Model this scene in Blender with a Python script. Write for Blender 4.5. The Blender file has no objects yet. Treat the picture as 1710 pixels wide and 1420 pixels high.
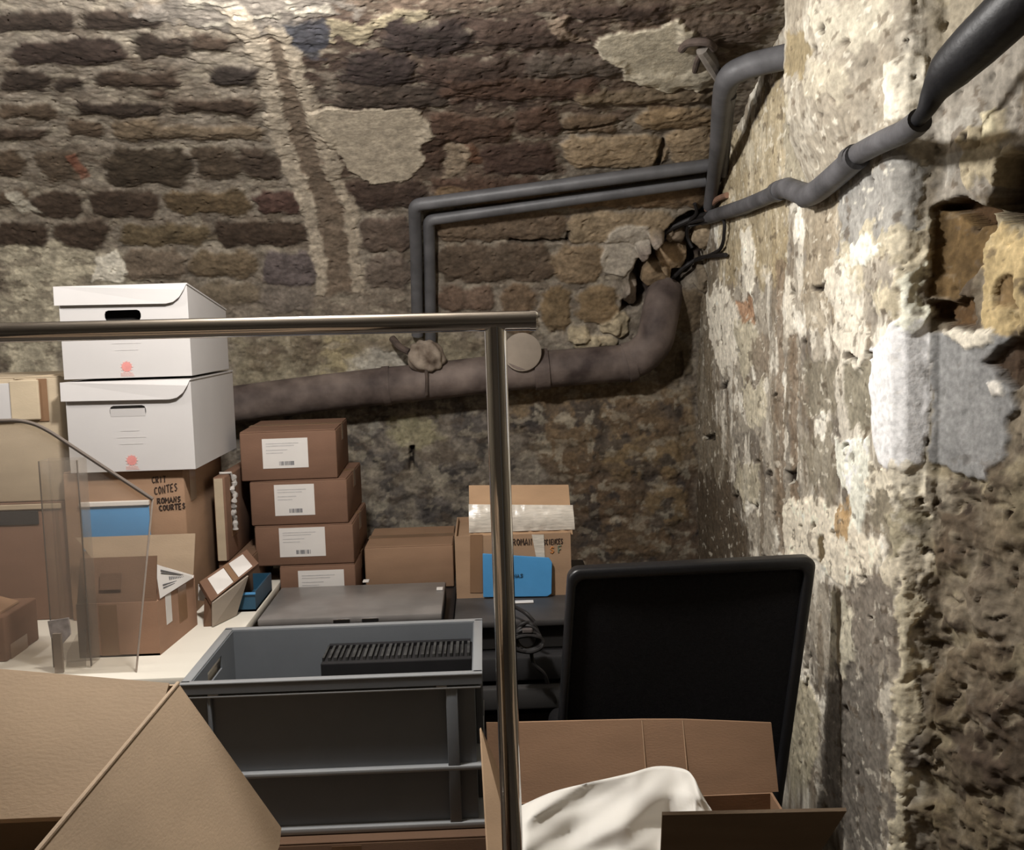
import bpy, bmesh, math, random
import numpy as np
from mathutils import Vector, Matrix

random.seed(7)
SC = bpy.context.scene
COL = SC.collection

# ------------------------------------------------------------------ camera
F = 1780.0
CX, CY = 855.0, 710.0
CAM = Vector((0.0, 0.0, 1.5))
fy = Vector((-50.0, 175.0, -F)).normalized()
e = (-0.03 * -50.0 + 175.0) / F
uz = Vector((-0.03, 1.0, e)); uz = (uz - fy * uz.dot(fy)).normalized()
ux = fy.cross(uz).normalized()
W2C = Matrix((ux, fy, uz)).transposed()
C2W = W2C.transposed()
cam_data = bpy.data.cameras.new('camera')
cam_data.sensor_width = 36.0
cam_data.lens = 36.0 * F / 1710.0
cam_data.clip_start = 0.02
cam = bpy.data.objects.new('camera', cam_data)
cam.matrix_world = Matrix.Translation(CAM) @ C2W.to_4x4()
COL.objects.link(cam)
SC.camera = cam

# ------------------------------------------------------------------ light
SC.view_settings.view_transform = 'Standard'
SC.view_settings.look = 'None'
SC.view_settings.gamma = 1.0
SC.view_settings.use_curve_mapping = False
SC.view_settings.exposure = 0.0
world = bpy.data.worlds.new('world')
SC.world = world
world.use_nodes = True
world.node_tree.nodes['Background'].inputs[0].default_value = (1.0, 0.9, 0.78, 1)
world.node_tree.nodes['Background'].inputs[1].default_value = 0.05


def lamp(name, loc, power, radius, color):
    d = bpy.data.lights.new(name, 'POINT')
    d.energy = power
    d.shadow_soft_size = radius
    d.color = color
    o = bpy.data.objects.new(name, d)
    o.location = loc
    COL.objects.link(o)
    return o


lamp('cellar_lamp', (-0.39, 1.96, 2.12), 82, 0.06, (1.0, 0.97, 0.935))
lamp('fill_light_left', (-1.70, 2.30, 2.02), 22, 0.05, (1.0, 0.97, 0.935))  # added unseen fill light, brightens the far right-hand wall


# ------------------------------------------------------------------ helpers
def ray(px, py):
    return C2W @ Vector(((px - CX) / F, -(py - CY) / F, -1.0))


def P(px, py, Y):
    """point of the place seen at that pixel, Y metres in front of the camera"""
    r = ray(px, py)
    return CAM + r * (Y / r.y)


def PZ(px, py, Z):
    r = ray(px, py)
    return CAM + r * ((Z - CAM.z) / r.z)


def PXW(px, py, X):
    r = ray(px, py)
    return CAM + r * ((X - CAM.x) / r.x)


def lin(c):
    c = c / 255.0
    return c / 12.92 if c <= 0.04045 else ((c + 0.055) / 1.055) ** 2.4


def rgb(r, g, b, k=1.0):
    return (min(lin(r) * k, .95), min(lin(g) * k, .95), min(lin(b) * k, .95), 1.0)


def mat(name, color, rough=0.7, metal=0.0, var=0.12, scale=18.0, bump=0.0, bscale=60.0, stretch=(1, 1, 1), spec=0.4, mottle=None):
    m = bpy.data.materials.new(name)
    m.use_nodes = True
    nt = m.node_tree
    b = nt.nodes['Principled BSDF']
    b.inputs['Roughness'].default_value = rough
    b.inputs['Metallic'].default_value = metal
    b.inputs['Specular IOR Level'].default_value = spec
    tc = nt.nodes.new('ShaderNodeTexCoord')
    mp = nt.nodes.new('ShaderNodeMapping')
    mp.inputs['Scale'].default_value = stretch
    nt.links.new(tc.outputs['Object'], mp.inputs['Vector'])
    n = nt.nodes.new('ShaderNodeTexNoise')
    n.inputs['Scale'].default_value = scale
    n.inputs['Detail'].default_value = 5
    nt.links.new(mp.outputs[0], n.inputs['Vector'])
    mx = nt.nodes.new('ShaderNodeMix')
    mx.data_type = 'RGBA'
    lo = mottle if mottle else tuple(c * (1 - var) for c in color[:3]) + (1,)
    hi = tuple(min(1, c * (1 + var)) for c in color[:3]) + (1,)
    mx.inputs[6].default_value = lo
    mx.inputs[7].default_value = hi
    cr = nt.nodes.new('ShaderNodeMapRange')
    cr.inputs[1].default_value = 0.3
    cr.inputs[2].default_value = 0.7
    nt.links.new(n.outputs[0], cr.inputs[0])
    nt.links.new(cr.outputs[0], mx.inputs[0])
    nt.links.new(mx.outputs[2], b.inputs['Base Color'])
    if bump > 0:
        n2 = nt.nodes.new('ShaderNodeTexNoise')
        n2.inputs['Scale'].default_value = bscale
        n2.inputs['Detail'].default_value = 4
        nt.links.new(mp.outputs[0], n2.inputs['Vector'])
        bp = nt.nodes.new('ShaderNodeBump')
        bp.inputs['Strength'].default_value = bump
        bp.inputs['Distance'].default_value = 0.004
        nt.links.new(n2.outputs[0], bp.inputs['Height'])
        nt.links.new(bp.outputs[0], b.inputs['Normal'])
    return m


class MB:
    """collects shapes in world (or local) coordinates and links them as one mesh object"""

    def __init__(self):
        self.v = []
        self.f = []

    def add(self, vs, fs):
        o = len(self.v)
        self.v += [Vector(v) for v in vs]
        self.f += [tuple(i + o for i in f) for f in fs]
        return self

    def bm(self, b, M=None):
        b.verts.ensure_lookup_table()
        b.verts.index_update()
        vs = [(M @ v.co) if M else v.co.copy() for v in b.verts]
        self.add(vs, [[v.index for v in f.verts] for f in b.faces])
        b.free()
        return self

    def box(self, lo, hi, bev=0.0, seg=2, M=None):
        b = bmesh.new()
        bmesh.ops.create_cube(b, size=1.0)
        c = [(lo[i] + hi[i]) / 2 for i in range(3)]
        s = [abs(hi[i] - lo[i]) for i in range(3)]
        for v in b.verts:
            v.co = Vector((c[0] + v.co.x * s[0], c[1] + v.co.y * s[1], c[2] + v.co.z * s[2]))
        if bev > 0:
            bmesh.ops.bevel(b, geom=b.edges[:], offset=min(bev, min(s) * 0.45), segments=seg, affect='EDGES', profile=0.5)
        return self.bm(b, M)

    def prism(self, pts, off, bev=0.0, M=None):
        """a flat polygon given thickness along the vector off"""
        n = len(pts)
        off = Vector(off)
        b = bmesh.new()
        A = [b.verts.new(Vector(p)) for p in pts]
        B = [b.verts.new(Vector(p) + off) for p in pts]
        b.faces.new(A[::-1])
        b.faces.new(B)
        for i in range(n):
            b.faces.new((A[i], A[(i + 1) % n], B[(i + 1) % n], B[i]))
        bmesh.ops.recalc_face_normals(b, faces=b.faces[:])
        if bev > 0:
            bmesh.ops.bevel(b, geom=b.edges[:], offset=bev, segments=1, affect='EDGES')
        return self.bm(b, M)

    def slab(self, pts, th, flip=False, bev=0.0, M=None):
        pts = [Vector(p) for p in pts]
        n = (pts[1] - pts[0]).cross(pts[2] - pts[0]).normalized()
        return self.prism(pts, n * (-th if flip else th), bev, M)

    def tube(self, path, r, seg=14, caps=True, M=None):
        path = [Vector(p) for p in path]
        n = len(path)
        rs = r if isinstance(r, (list, tuple)) else [r] * n
        up = Vector((0.13, 0.21, 0.97)).normalized()
        vs, fs = [], []
        prev = None
        for i in range(n):
            t = (path[min(i + 1, n - 1)] - path[max(i - 1, 0)]).normalized()
            a = up.cross(t) if prev is None else prev - t * prev.dot(t)
            if a.length < 1e-5:
                a = Vector((1, 0, 0)).cross(t)
            a.normalize()
            prev = a
            bb = t.cross(a)
            for k in range(seg):
                an = 2 * math.pi * k / seg
                vs.append(path[i] + (a * math.cos(an) + bb * math.sin(an)) * rs[i])
        for i in range(n - 1):
            for k in range(seg):
                k2 = (k + 1) % seg
                fs.append((i * seg + k, i * seg + k2, (i + 1) * seg + k2, (i + 1) * seg + k))
        if caps:
            fs.append(tuple(range(seg))[::-1])
            fs.append(tuple((n - 1) * seg + k for k in range(seg)))
        if M:
            vs = [M @ v for v in vs]
        return self.add(vs, fs)

    def disc(self, c, n, r, th, seg=28, M=None):
        c = Vector(c); n = Vector(n).normalized()
        return self.tube([c, c + n * th], r, seg, True, M)

    def build(self, name, m, parent=None, origin=None, smooth=False, angle=35):
        me = bpy.data.meshes.new(name)
        o = Vector(origin) if origin is not None else (Vector(parent['org']) if parent is not None and 'org' in parent else Vector((0, 0, 0)))
        if parent is not None and parent.get('local'):
            o = Vector((0, 0, 0))
        me.from_pydata([v - o for v in self.v], [], self.f)
        me.update()
        b = bmesh.new(); b.from_mesh(me)
        bmesh.ops.recalc_face_normals(b, faces=b.faces[:])
        b.to_mesh(me); b.free()
        if smooth:
            me.shade_smooth()
            try:
                me.set_sharp_from_angle(angle=math.radians(angle))
            except Exception:
                pass
        me.materials.append(m)
        ob = bpy.data.objects.new(name, me)
        if parent is not None:
            ob.parent = parent
        elif origin is not None:
            ob.location = o
        COL.objects.link(ob)
        return ob


def thing(name, label, cat, loc=(0, 0, 0), rz=0.0, group=None, local=False):
    o = bpy.data.objects.new(name, None)
    o.empty_display_size = 0.05
    o.location = loc
    o.rotation_euler = (0, 0, rz)
    o['label'] = label
    o['category'] = cat
    if group:
        o['group'] = group
    if local:
        o['local'] = 1
    else:
        o['org'] = tuple(loc)
    COL.objects.link(o)
    return o


def tag(o, label, cat, group=None):
    o['label'] = label
    o['category'] = cat
    if group:
        o['group'] = group
    return o


def sub(parent_part, o):
    """o becomes a sub-part of parent_part (both already in the same local frame)"""
    o.parent = parent_part
    return o


def bez(pts, n=8):
    """a smooth path through the points"""
    pts = [Vector(p) for p in pts]
    out = []
    for i in range(len(pts) - 1):
        p0 = pts[max(i - 1, 0)]; p1 = pts[i]; p2 = pts[i + 1]; p3 = pts[min(i + 2, len(pts) - 1)]
        for k in range(n):
            t = k / n
            out.append(0.5 * ((2 * p1) + (p2 - p0) * t + (2 * p0 - 5 * p1 + 4 * p2 - p3) * t * t + (3 * p1 - p0 - 3 * p2 + p3) * t ** 3))
    out.append(pts[-1])
    return out


def elbow(pts, r, n=6):
    """polyline with rounded corners of radius r"""
    pts = [Vector(p) for p in pts]
    out = [pts[0]]
    for i in range(1, len(pts) - 1):
        a = (pts[i - 1] - pts[i]); b = (pts[i + 1] - pts[i])
        ra = min(r, a.length * .45); rb = min(r, b.length * .45)
        A = pts[i] + a.normalized() * ra; B = pts[i] + b.normalized() * rb
        for k in range(n + 1):
            t = k / n
            out.append(A * (1 - t) ** 2 + pts[i] * 2 * t * (1 - t) + B * t * t)
    out.append(pts[-1])
    return out


# ------------------------------------------------------------------ noise on arrays
def perlin(x, y, seed):
    xi = np.floor(x).astype(np.int64); yi = np.floor(y).astype(np.int64)
    xf = x - xi; yf = y - yi

    def g(ix, iy, dx, dy):
        h = (ix * 374761393 + iy * 668265263 + seed * 974711) & 0xffffffff
        h = ((h ^ (h >> 13)) * 1274126177) & 0xffffffff
        h = (h ^ (h >> 16)) & 0xffff
        a = h * (2 * math.pi / 65536.0)
        return np.cos(a) * dx + np.sin(a) * dy
    u = xf * xf * xf * (xf * (xf * 6 - 15) + 10)
    v = yf * yf * yf * (yf * (yf * 6 - 15) + 10)
    a = g(xi, yi, xf, yf); b = g(xi + 1, yi, xf - 1, yf)
    c = g(xi, yi + 1, xf, yf - 1); d = g(xi + 1, yi + 1, xf - 1, yf - 1)
    return (a + (b - a) * u) * (1 - v) + (c + (d - c) * u) * v


def fbm(x, y, octv, seed, gain=0.55):
    s = np.zeros_like(x); amp = 1.0
    for o in range(octv):
        s += amp * perlin(x * (2 ** o), y * (2 ** o), seed + o * 17)
        amp *= gain
    return s


def sstep(a, b, x):
    t = np.clip((x - a) / (b - a), 0, 1)
    return t * t * (3 - 2 * t)


def poly_sdf(px, py, poly):
    """signed distance, negative inside"""
    n = len(poly)
    d2 = np.full(px.shape, 1e9)
    ins = np.zeros(px.shape, bool)
    for i in range(n):
        x0, y0 = poly[i]; x1, y1 = poly[(i + 1) % n]
        ex, ey = x1 - x0, y1 - y0
        wx, wy = px - x0, py - y0
        t = np.clip((wx * ex + wy * ey) / (ex * ex + ey * ey + 1e-12), 0, 1)
        d2 = np.minimum(d2, (wx - ex * t) ** 2 + (wy - ey * t) ** 2)
        c = ((y0 <= py) & (py < y1)) | ((y1 <= py) & (py < y0))
        if abs(ey) > 1e-12:
            ins ^= c & (px < x0 + (py - y0) / ey * ex)
    d = np.sqrt(d2)
    return np.where(ins, -d, d)


class Paint:
    """lays stones, plaster and stains on a wall given in its own metric coordinates (u, v)"""

    def __init__(self, U, V, base, to_uv, k):
        self.U, self.V = U, V
        self.col = np.zeros(U.shape + (3,)) + np.array([lin(c) * k for c in base])
        self.h = np.zeros(U.shape)
        self.hn = np.zeros(U.shape)
        self.r = np.ones(U.shape)
        self.to_uv = to_uv
        self.k = k
        self.wa = fbm(U * 14, V * 14, 5, 11)
        self.wb = fbm(U * 14, V * 14, 5, 71)
        self.n = 0

    def mix(self, w, color, idx=None, h=None):
        c = np.array([min(lin(x) * self.k, .93) for x in color])
        if idx is None:
            self.col += (c - self.col) * w[..., None]
            if h:
                self.h += h * w
        else:
            s = self.col[idx]
            self.col[idx] = s + (c - s) * w[..., None]
            if h:
                self.h[idx] += h * w

    def poly(self, pts, color, h=0.0, soft=0.006, warp=0.02, op=1.0, var=0.25, uv=False, dome=0.0, flat=0.0):
        q = pts if uv else [self.to_uv(*p) for p in pts]
        q = [p for p in q if p is not None]
        if len(q) < 3:
            return
        us = [p[0] for p in q]; vs = [p[1] for p in q]
        m = soft + warp * 1.2 + 0.01
        # the grid is separable: rows are v, columns are u
        cu = self.U[0]; cv = self.V[:, 0]
        i0, i1 = np.searchsorted(cu, [min(us) - m, max(us) + m])
        j0, j1 = np.searchsorted(cv, [min(vs) - m, max(vs) + m])
        if i1 <= i0 or j1 <= j0:
            return
        sl = (slice(j0, j1), slice(i0, i1))
        self.n += 1
        ou = 0.0 if warp == 0 else warp
        d = poly_sdf(self.U[sl] + self.wa[sl] * ou, self.V[sl] + self.wb[sl] * ou, q)
        w = 1 - sstep(-soft, soft, d)
        if var > 0:
            tone = 1 + var * 1.2 * np.roll(self.wb[sl], self.n * 37, axis=1)
            c = np.array([min(lin(x) * self.k, .9) for x in color]) * np.clip(tone, .4, 1.7)[..., None]
            s = self.col[sl]
            self.col[sl] = s + (c - s) * (w * op)[..., None]
        else:
            self.mix(w * op, color, sl)
        if h:
            self.h[sl] = self.h[sl] + h * w
        if flat:
            self.r[sl] *= 1 - flat * w
        if dome:
            self.h[sl] = self.h[sl] + dome * sstep(0, 0.035, -d)

    def stone(self, x0, y0, x1, y1, color, h=0.008, warp=0.022, soft=0.006, op=0.95, slant=0, dome=0.006):
        w, hh = x1 - x0, y1 - y0
        c = min(w, hh) * 0.28
        j = lambda: random.uniform(-.07, .07) * min(w, hh)
        pts = [(x0 + c, y0), ((x0 + x1) / 2, y0 + j()), (x1 - c, y0 + j()), (x1, y0 + c), (x1 + j(), y1 - c), (x1 - c, y1),
               ((x0 + x1) / 2, y1 + j()), (x0 + c, y1), (x0, y1 - c + j()), (x0 + j(), y0 + c)]
        if slant:
            pts = [(x + slant * (y - y0) / hh, y) for x, y in pts]
        self.poly(pts, color, h, soft, warp, op, dome=dome)


def grid_mesh(name, VX, col, m, rows=None):
    """VX: (R, C, 3) points, col: (R, C, 3) colours"""
    if rows:
        VX = VX[rows[0]:rows[1]]; col = col[rows[0]:rows[1]]
    R, C = VX.shape[:2]
    me = bpy.data.meshes.new(name)
    nv = R * C
    idx = np.arange(nv).reshape(R, C)
    q = np.stack([idx[:-1, :-1], idx[:-1, 1:], idx[1:, 1:], idx[1:, :-1]], -1).reshape(-1, 4)
    nf = len(q)
    me.vertices.add(nv)
    me.vertices.foreach_set('co', VX.reshape(-1).astype(np.float32))
    me.loops.add(nf * 4)
    me.loops.foreach_set('vertex_index', q.reshape(-1).astype(np.int32))
    me.polygons.add(nf)
    me.polygons.foreach_set('loop_start', (np.arange(nf) * 4).astype(np.int32))
    me.update(calc_edges=True)
    me.polygons.foreach_set('use_smooth', np.ones(nf, dtype=bool))
    at = me.color_attributes.new('stone_colour', 'FLOAT_COLOR', 'POINT')
    rgba = np.ones((nv, 4), np.float32)
    rgba[:, :3] = np.clip(col.reshape(-1, 3), 0.004, .93)
    at.data.foreach_set('color', rgba.reshape(-1))
    me.update()
    me.materials.append(m)
    o = bpy.data.objects.new(name, me)
    o['kind'] = 'structure'
    COL.objects.link(o)
    return o


def wall_material(name, fine=0.22):
    m = bpy.data.materials.new(name)
    m.use_nodes = True
    nt = m.node_tree
    b = nt.nodes['Principled BSDF']
    b.inputs['Roughness'].default_value = 0.9
    b.inputs['Specular IOR Level'].default_value = 0.2
    at = nt.nodes.new('ShaderNodeAttribute')
    at.attribute_name = 'stone_colour'
    tc = nt.nodes.new('ShaderNodeTexCoord')
    n = nt.nodes.new('ShaderNodeTexNoise')
    n.inputs['Scale'].default_value = 85
    n.inputs['Detail'].default_value = 6
    nt.links.new(tc.outputs['Object'], n.inputs['Vector'])
    mr = nt.nodes.new('ShaderNodeMapRange')
    mr.inputs[1].default_value = 0.3; mr.inputs[2].default_value = 0.7
    mr.inputs[3].default_value = 1 - fine; mr.inputs[4].default_value = 1 + fine
    nt.links.new(n.outputs[0], mr.inputs[0])
    mx = nt.nodes.new('ShaderNodeVectorMath'); mx.operation = 'SCALE'
    nt.links.new(at.outputs['Color'], mx.inputs[0])
    nt.links.new(mr.outputs[0], mx.inputs['Scale'])
    nt.links.new(mx.outputs[0], b.inputs['Base Color'])
    n2 = nt.nodes.new('ShaderNodeTexNoise')
    n2.inputs['Scale'].default_value = 160
    n2.inputs['Detail'].default_value = 5
    nt.links.new(tc.outputs['Object'], n2.inputs['Vector'])
    bp = nt.nodes.new('ShaderNodeBump')
    bp.inputs['Strength'].default_value = 0.3
    bp.inputs['Distance'].default_value = 0.003
    nt.links.new(n2.outputs[0], bp.inputs['Height'])
    nt.links.new(bp.outputs[0], b.inputs['Normal'])
    return m


# ================================================================== the vaulted back wall
PROF = [(3.78, 0.0), (3.76, 0.6), (3.74, 1.1), (3.71, 1.35), (3.66, 1.50), (3.57, 1.67), (3.36, 1.885), (3.06, 2.05), (2.60, 2.19),
        (2.2, 2.26), (1.5, 2.32), (0.6, 2.30), (-0.4, 2.15), (-1.2, 1.85), (-1.7, 1.4), (-1.85, 0.9), (-1.9, 0.0)]
pp = bez([Vector((0, a, b)) for a, b in PROF], 24)
PY = np.array([p.y for p in pp]); PZt = np.array([p.z for p in pp])
PS = np.concatenate([[0], np.cumsum(np.hypot(np.diff(PY), np.diff(PZt)))])


def hit_back(px, py):
    """where the sight line meets the bare vault: x and arc length"""
    r = ray(px, py)
    sl = r.z / r.y
    f = (PZt - CAM.z) - sl * PY
    s = np.nonzero((f[:-1] <= 0) & (f[1:] > 0))[0]
    if len(s) == 0:
        return None
    i = s[0]
    t = -f[i] / (f[i + 1] - f[i])
    y = PY[i] + t * (PY[i + 1] - PY[i])
    return (r.x / r.y * y, PS[i] + t * (PS[i + 1] - PS[i]))


def back_point(px, py, off=0.0):
    u, s = hit_back(px, py)
    y = np.interp(s, PS, PY); z = np.interp(s, PS, PZt)
    y2 = np.interp(s + .01, PS, PY); z2 = np.interp(s + .01, PS, PZt)
    t = Vector((0, y2 - y, z2 - z)).normalized()
    n = Vector((0, -t.z, t.y))
    p = Vector((u, y, z)) + n * off
    # slide along the wall so that the offset point stays on the same sight line
    for _ in range(6):
        r = ray(px, py)
        k = (p.y - CAM.y) / r.y
        p.x = CAM.x + r.x * k
        dz = CAM.z + r.z * k - p.z
        p.y += t.y * dz * .6; p.z += t.z * dz * .6
    return p


def axis(*parts):
    a = []
    for lo, hi, st in parts:
        n = max(1, int(round((hi - lo) / st)))
        a.append(np.linspace(lo, hi, n, endpoint=False))
    a.append(np.array([parts[-1][1]]))
    return np.concatenate(a)


def build_back():
    xs = axis((-3.0, -1.75, .05), (-1.75, .86, .0042))
    s0 = float(np.interp(0.62, PZt[:200], PS[:200]))
    sv = hit_back(900, -20)[1]
    ss = axis((0, s0, .05), (s0, sv, .0042), (sv, PS[-1], .04))
    U, V = np.meshgrid(xs, ss)
    pt = Paint(U, V, (114, 106, 95), hit_back, 1.3)
    big = fbm(U * 2.2, V * 2.2, 4, 3); mid = fbm(U * 7, V * 9, 5, 29); fin = fbm(U * 26, V * 30, 4, 47)
    streak = fbm(U * 3.0, V * 16, 5, 133)
    pt.mix(sstep(.05, .5, big) * .5, (92, 82, 70))
    pt.mix(sstep(.1, .5, mid) * .55, (84, 73, 62))
    pt.mix(sstep(.15, .5, -mid) * .35, (150, 142, 126))
    pt.hn += .006 * mid + .002 * fin
    # --- plaster on the lower wall, mould and damp
    G = pt.poly
    G([(380, 650), (800, 640), (1150, 640), (1180, 1000), (380, 1000)], (104, 97, 88), 0, .03, .04, .9)
    G([(850, 640), (1160, 640), (1170, 790), (960, 790), (850, 720)], (103, 88, 68), .004, .02, .04, .9)
    G([(930, 770), (1160, 770), (1170, 960), (930, 960)], (80, 66, 53), 0, .02, .03, .9)
    for s in [(880, 665, 1010, 745), (1015, 660, 1145, 730), (900, 750, 1000, 800), (1005, 735, 1140, 800), (960, 805, 1070, 865), (1075, 805, 1150, 880), (1000, 870, 1120, 930)]:
        c = random.choice([(112, 95, 70), (96, 80, 62), (88, 72, 55)])
        pt.stone(*s, c, .006, .03, .012, .7)
    for s in [(610, 745, 690, 790), (640, 800, 720, 840), (690, 830, 790, 880), (760, 690, 815, 740), (600, 690, 650, 735), (700, 655, 790, 690), (610, 850, 660, 890), (740, 770, 800, 800), (860, 690, 900, 740)]:
        pt.stone(*s, (70, 66, 64), 0, .06, .02, .75)
    lowm = sstep(hit_back(700, 660)[1] + .02, hit_back(700, 690)[1] - .02, V)
    lowm = 1 - sstep(hit_back(700, 690)[1], hit_back(700, 650)[1], V)
    pt.mix(lowm * sstep(.10, .32, fbm(U * 9, V * 9, 6, 611)) * .75, (52, 49, 48))
    pt.mix(lowm * sstep(.22, .40, fbm(U * 13, V * 11, 6, 655)) * .6, (140, 133, 118))
    G([(650, 695), (720, 690), (740, 730), (690, 760), (655, 740)], (128, 122, 96), 0, .02, .05, .7)
    G([(560, 690), (640, 700), (620, 720), (570, 710)], (135, 130, 118), 0, .02, .05, .6)
    G([(660, 780), (720, 790), (700, 830), (670, 820)], (122, 114, 100), 0, .02, .05, .6)
    G([(684, 745), (692, 744), (691, 786), (683, 787)], (26, 22, 20), -.03, .003, .002)
    G([(1128, 590), (1138, 585), (1140, 630), (1125, 632)], (30, 25, 22), -.02, .004, .006)
    # --- band of plaster above the drain pipe
    G([(385, 560), (700, 545), (780, 560), (840, 600), (640, 640), (390, 660)], (118, 110, 92), .004, .03, .05, .85)
    G([(540, 560), (600, 560), (600, 640), (540, 640)], (135, 124, 96), 0, .02, .04, .7)
    G([(590, 590), (640, 575), (690, 600), (690, 640), (600, 650)], (150, 145, 135), .01, .02, .05, .8)
    for s in [(410, 575, 470, 620), (480, 560, 535, 610), (630, 560, 680, 590), (790, 560, 830, 600)]:
        pt.stone(*s, (90, 80, 66), .004, .04, .012, .7)
    G([(0, 400), (100, 400), (230, 440), (235, 480), (100, 500), (100, 640), (0, 640)], (170, 162, 142), .004, .03, .05, .85)
    G([(330, 480), (690, 480), (690, 540), (330, 545)], (104, 95, 84), 0, .03, .05, .7)
    # --- soot over the crown
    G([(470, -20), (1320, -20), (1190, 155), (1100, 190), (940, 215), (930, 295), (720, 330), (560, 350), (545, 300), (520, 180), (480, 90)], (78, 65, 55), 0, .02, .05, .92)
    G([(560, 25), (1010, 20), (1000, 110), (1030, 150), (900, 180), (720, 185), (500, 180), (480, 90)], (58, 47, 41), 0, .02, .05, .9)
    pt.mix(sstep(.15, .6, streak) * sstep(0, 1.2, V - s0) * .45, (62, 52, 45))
    pt.mix(sstep(.10, .30, fbm(U * 10, V * 15, 6, 811)) * .55, (78, 68, 58))
    pt.mix(sstep(.20, .36, fbm(U * 14, V * 24, 6, 833)) * .45, (132, 124, 109))
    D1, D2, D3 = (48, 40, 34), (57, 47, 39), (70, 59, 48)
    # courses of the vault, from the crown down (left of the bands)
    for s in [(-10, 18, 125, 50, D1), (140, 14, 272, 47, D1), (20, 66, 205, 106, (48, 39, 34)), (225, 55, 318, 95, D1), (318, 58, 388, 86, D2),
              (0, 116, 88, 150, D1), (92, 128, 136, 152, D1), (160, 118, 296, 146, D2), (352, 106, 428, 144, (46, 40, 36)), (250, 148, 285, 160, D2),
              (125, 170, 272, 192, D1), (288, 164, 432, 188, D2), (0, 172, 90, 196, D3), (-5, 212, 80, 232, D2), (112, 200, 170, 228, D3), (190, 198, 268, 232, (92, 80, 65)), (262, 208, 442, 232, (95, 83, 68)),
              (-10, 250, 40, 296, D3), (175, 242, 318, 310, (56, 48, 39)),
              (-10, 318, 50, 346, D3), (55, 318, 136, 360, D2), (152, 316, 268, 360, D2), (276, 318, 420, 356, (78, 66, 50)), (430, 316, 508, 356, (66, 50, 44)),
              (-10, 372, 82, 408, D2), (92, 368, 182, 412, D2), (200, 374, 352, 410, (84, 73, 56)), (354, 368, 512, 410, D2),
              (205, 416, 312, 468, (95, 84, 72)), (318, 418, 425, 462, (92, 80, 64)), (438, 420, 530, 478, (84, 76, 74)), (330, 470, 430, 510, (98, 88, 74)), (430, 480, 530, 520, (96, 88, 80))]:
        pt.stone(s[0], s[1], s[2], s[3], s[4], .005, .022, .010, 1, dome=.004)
    for row, (ya, yb) in enumerate(((20, 50), (66, 104), (116, 150), (168, 194), (208, 232), (246, 298), (318, 358), (370, 410), (418, 462))):
        xx = -12 - 30 * (row % 2)
        while xx > -420:
            wd = random.uniform(80, 150)
            pt.stone(xx - wd, ya + random.uniform(-4, 4), xx, yb + random.uniform(-4, 4), random.choice([D1, D2, D3]), .005, .022, .010, 1, dome=.004)
            xx -= wd + random.uniform(8, 18)
    pt.stone(52, 252, 130, 300, D3, .004, .026, .012, .9, slant=20, dome=.004)
    pt.stone(312, 243, 388, 300, (62, 52, 42), .004, .026, .012, .95, slant=24, dome=.004)
    pt.stone(382, 243, 452, 300, (60, 50, 42), .004, .026, .012, .95, slant=28, dome=.004)
    G([(108, 258), (124, 254), (152, 296), (138, 300)], (112, 70, 55), 0, .004, .01, .6)
    G([(160, 425), (195, 422), (212, 450), (208, 470), (158, 470)], (190, 184, 170), .004, .006, .02, .95)
    G([(10, 320), (35, 322), (68, 350), (40, 358), (18, 340)], (158, 152, 138), .003, .006, .02, .85)
    # plastered crown, left of centre
    G([(230, 15), (300, -20), (640, -20), (560, 25), (480, 48), (400, 55), (300, 45)], (98, 92, 85), .003, .012, .06, .9)
    for s in [(310, 0, 390, 10), (410, 20, 470, 32), (500, 10, 560, 22), (330, 30, 400, 40), (470, 2, 500, 10)]:
        pt.stone(*s, (134, 128, 116), .002, .04, .008, .8)
    G([(470, 40), (545, 32), (560, 70), (530, 95), (490, 90)], (48, 50, 56), 0, .01, .03, .85)
    G([(555, 40), (640, 22), (700, 20), (700, 32), (640, 48), (600, 70), (560, 68)], (122, 113, 93), .003, .006, .05, .8)
    # bands left by an old partition: two pale lines with brown between
    G([(425, 60), (470, 60), (500, 110), (520, 180), (545, 240), (570, 300), (592, 360), (600, 490), (545, 490), (530, 390), (505, 320), (480, 270), (460, 190), (445, 110)], (92, 80, 68), 0, .01, .02, .9)
    G([(365, 15), (405, 10), (440, 60), (463, 120), (478, 200), (497, 270), (526, 340), (538, 400), (550, 490), (530, 490), (515, 400), (500, 330), (468, 280), (444, 200), (430, 120), (398, 60)], (142, 132, 117), .004, .006, .022, .95)
    G([(450, 45), (472, 45), (506, 100), (522, 160), (552, 230), (572, 290), (598, 360), (610, 490), (588, 490), (574, 350), (548, 300), (528, 240), (503, 180), (488, 110)], (136, 126, 111), .004, .006, .022, .92)
    for a, b in [(0, 50), (-20, 88), (10, 152), (0, 196), (-10, 300), (0, 360)]:
        pass
    # right of the bands
    B1, B2, B3 = (40, 33, 31), (54, 43, 37), (66, 50, 41)
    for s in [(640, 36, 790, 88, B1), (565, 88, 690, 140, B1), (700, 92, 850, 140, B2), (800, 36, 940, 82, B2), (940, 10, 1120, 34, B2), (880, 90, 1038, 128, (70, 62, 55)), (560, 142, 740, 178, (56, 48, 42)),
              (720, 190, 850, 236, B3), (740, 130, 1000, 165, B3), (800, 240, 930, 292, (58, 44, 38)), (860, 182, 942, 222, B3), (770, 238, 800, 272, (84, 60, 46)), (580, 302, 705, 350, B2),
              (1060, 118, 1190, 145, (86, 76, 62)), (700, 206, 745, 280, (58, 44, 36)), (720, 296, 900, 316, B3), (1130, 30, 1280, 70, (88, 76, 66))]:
        pt.stone(s[0], s[1], s[2], s[3], s[4], .004, .034, .012, .92, dome=.004)
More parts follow.
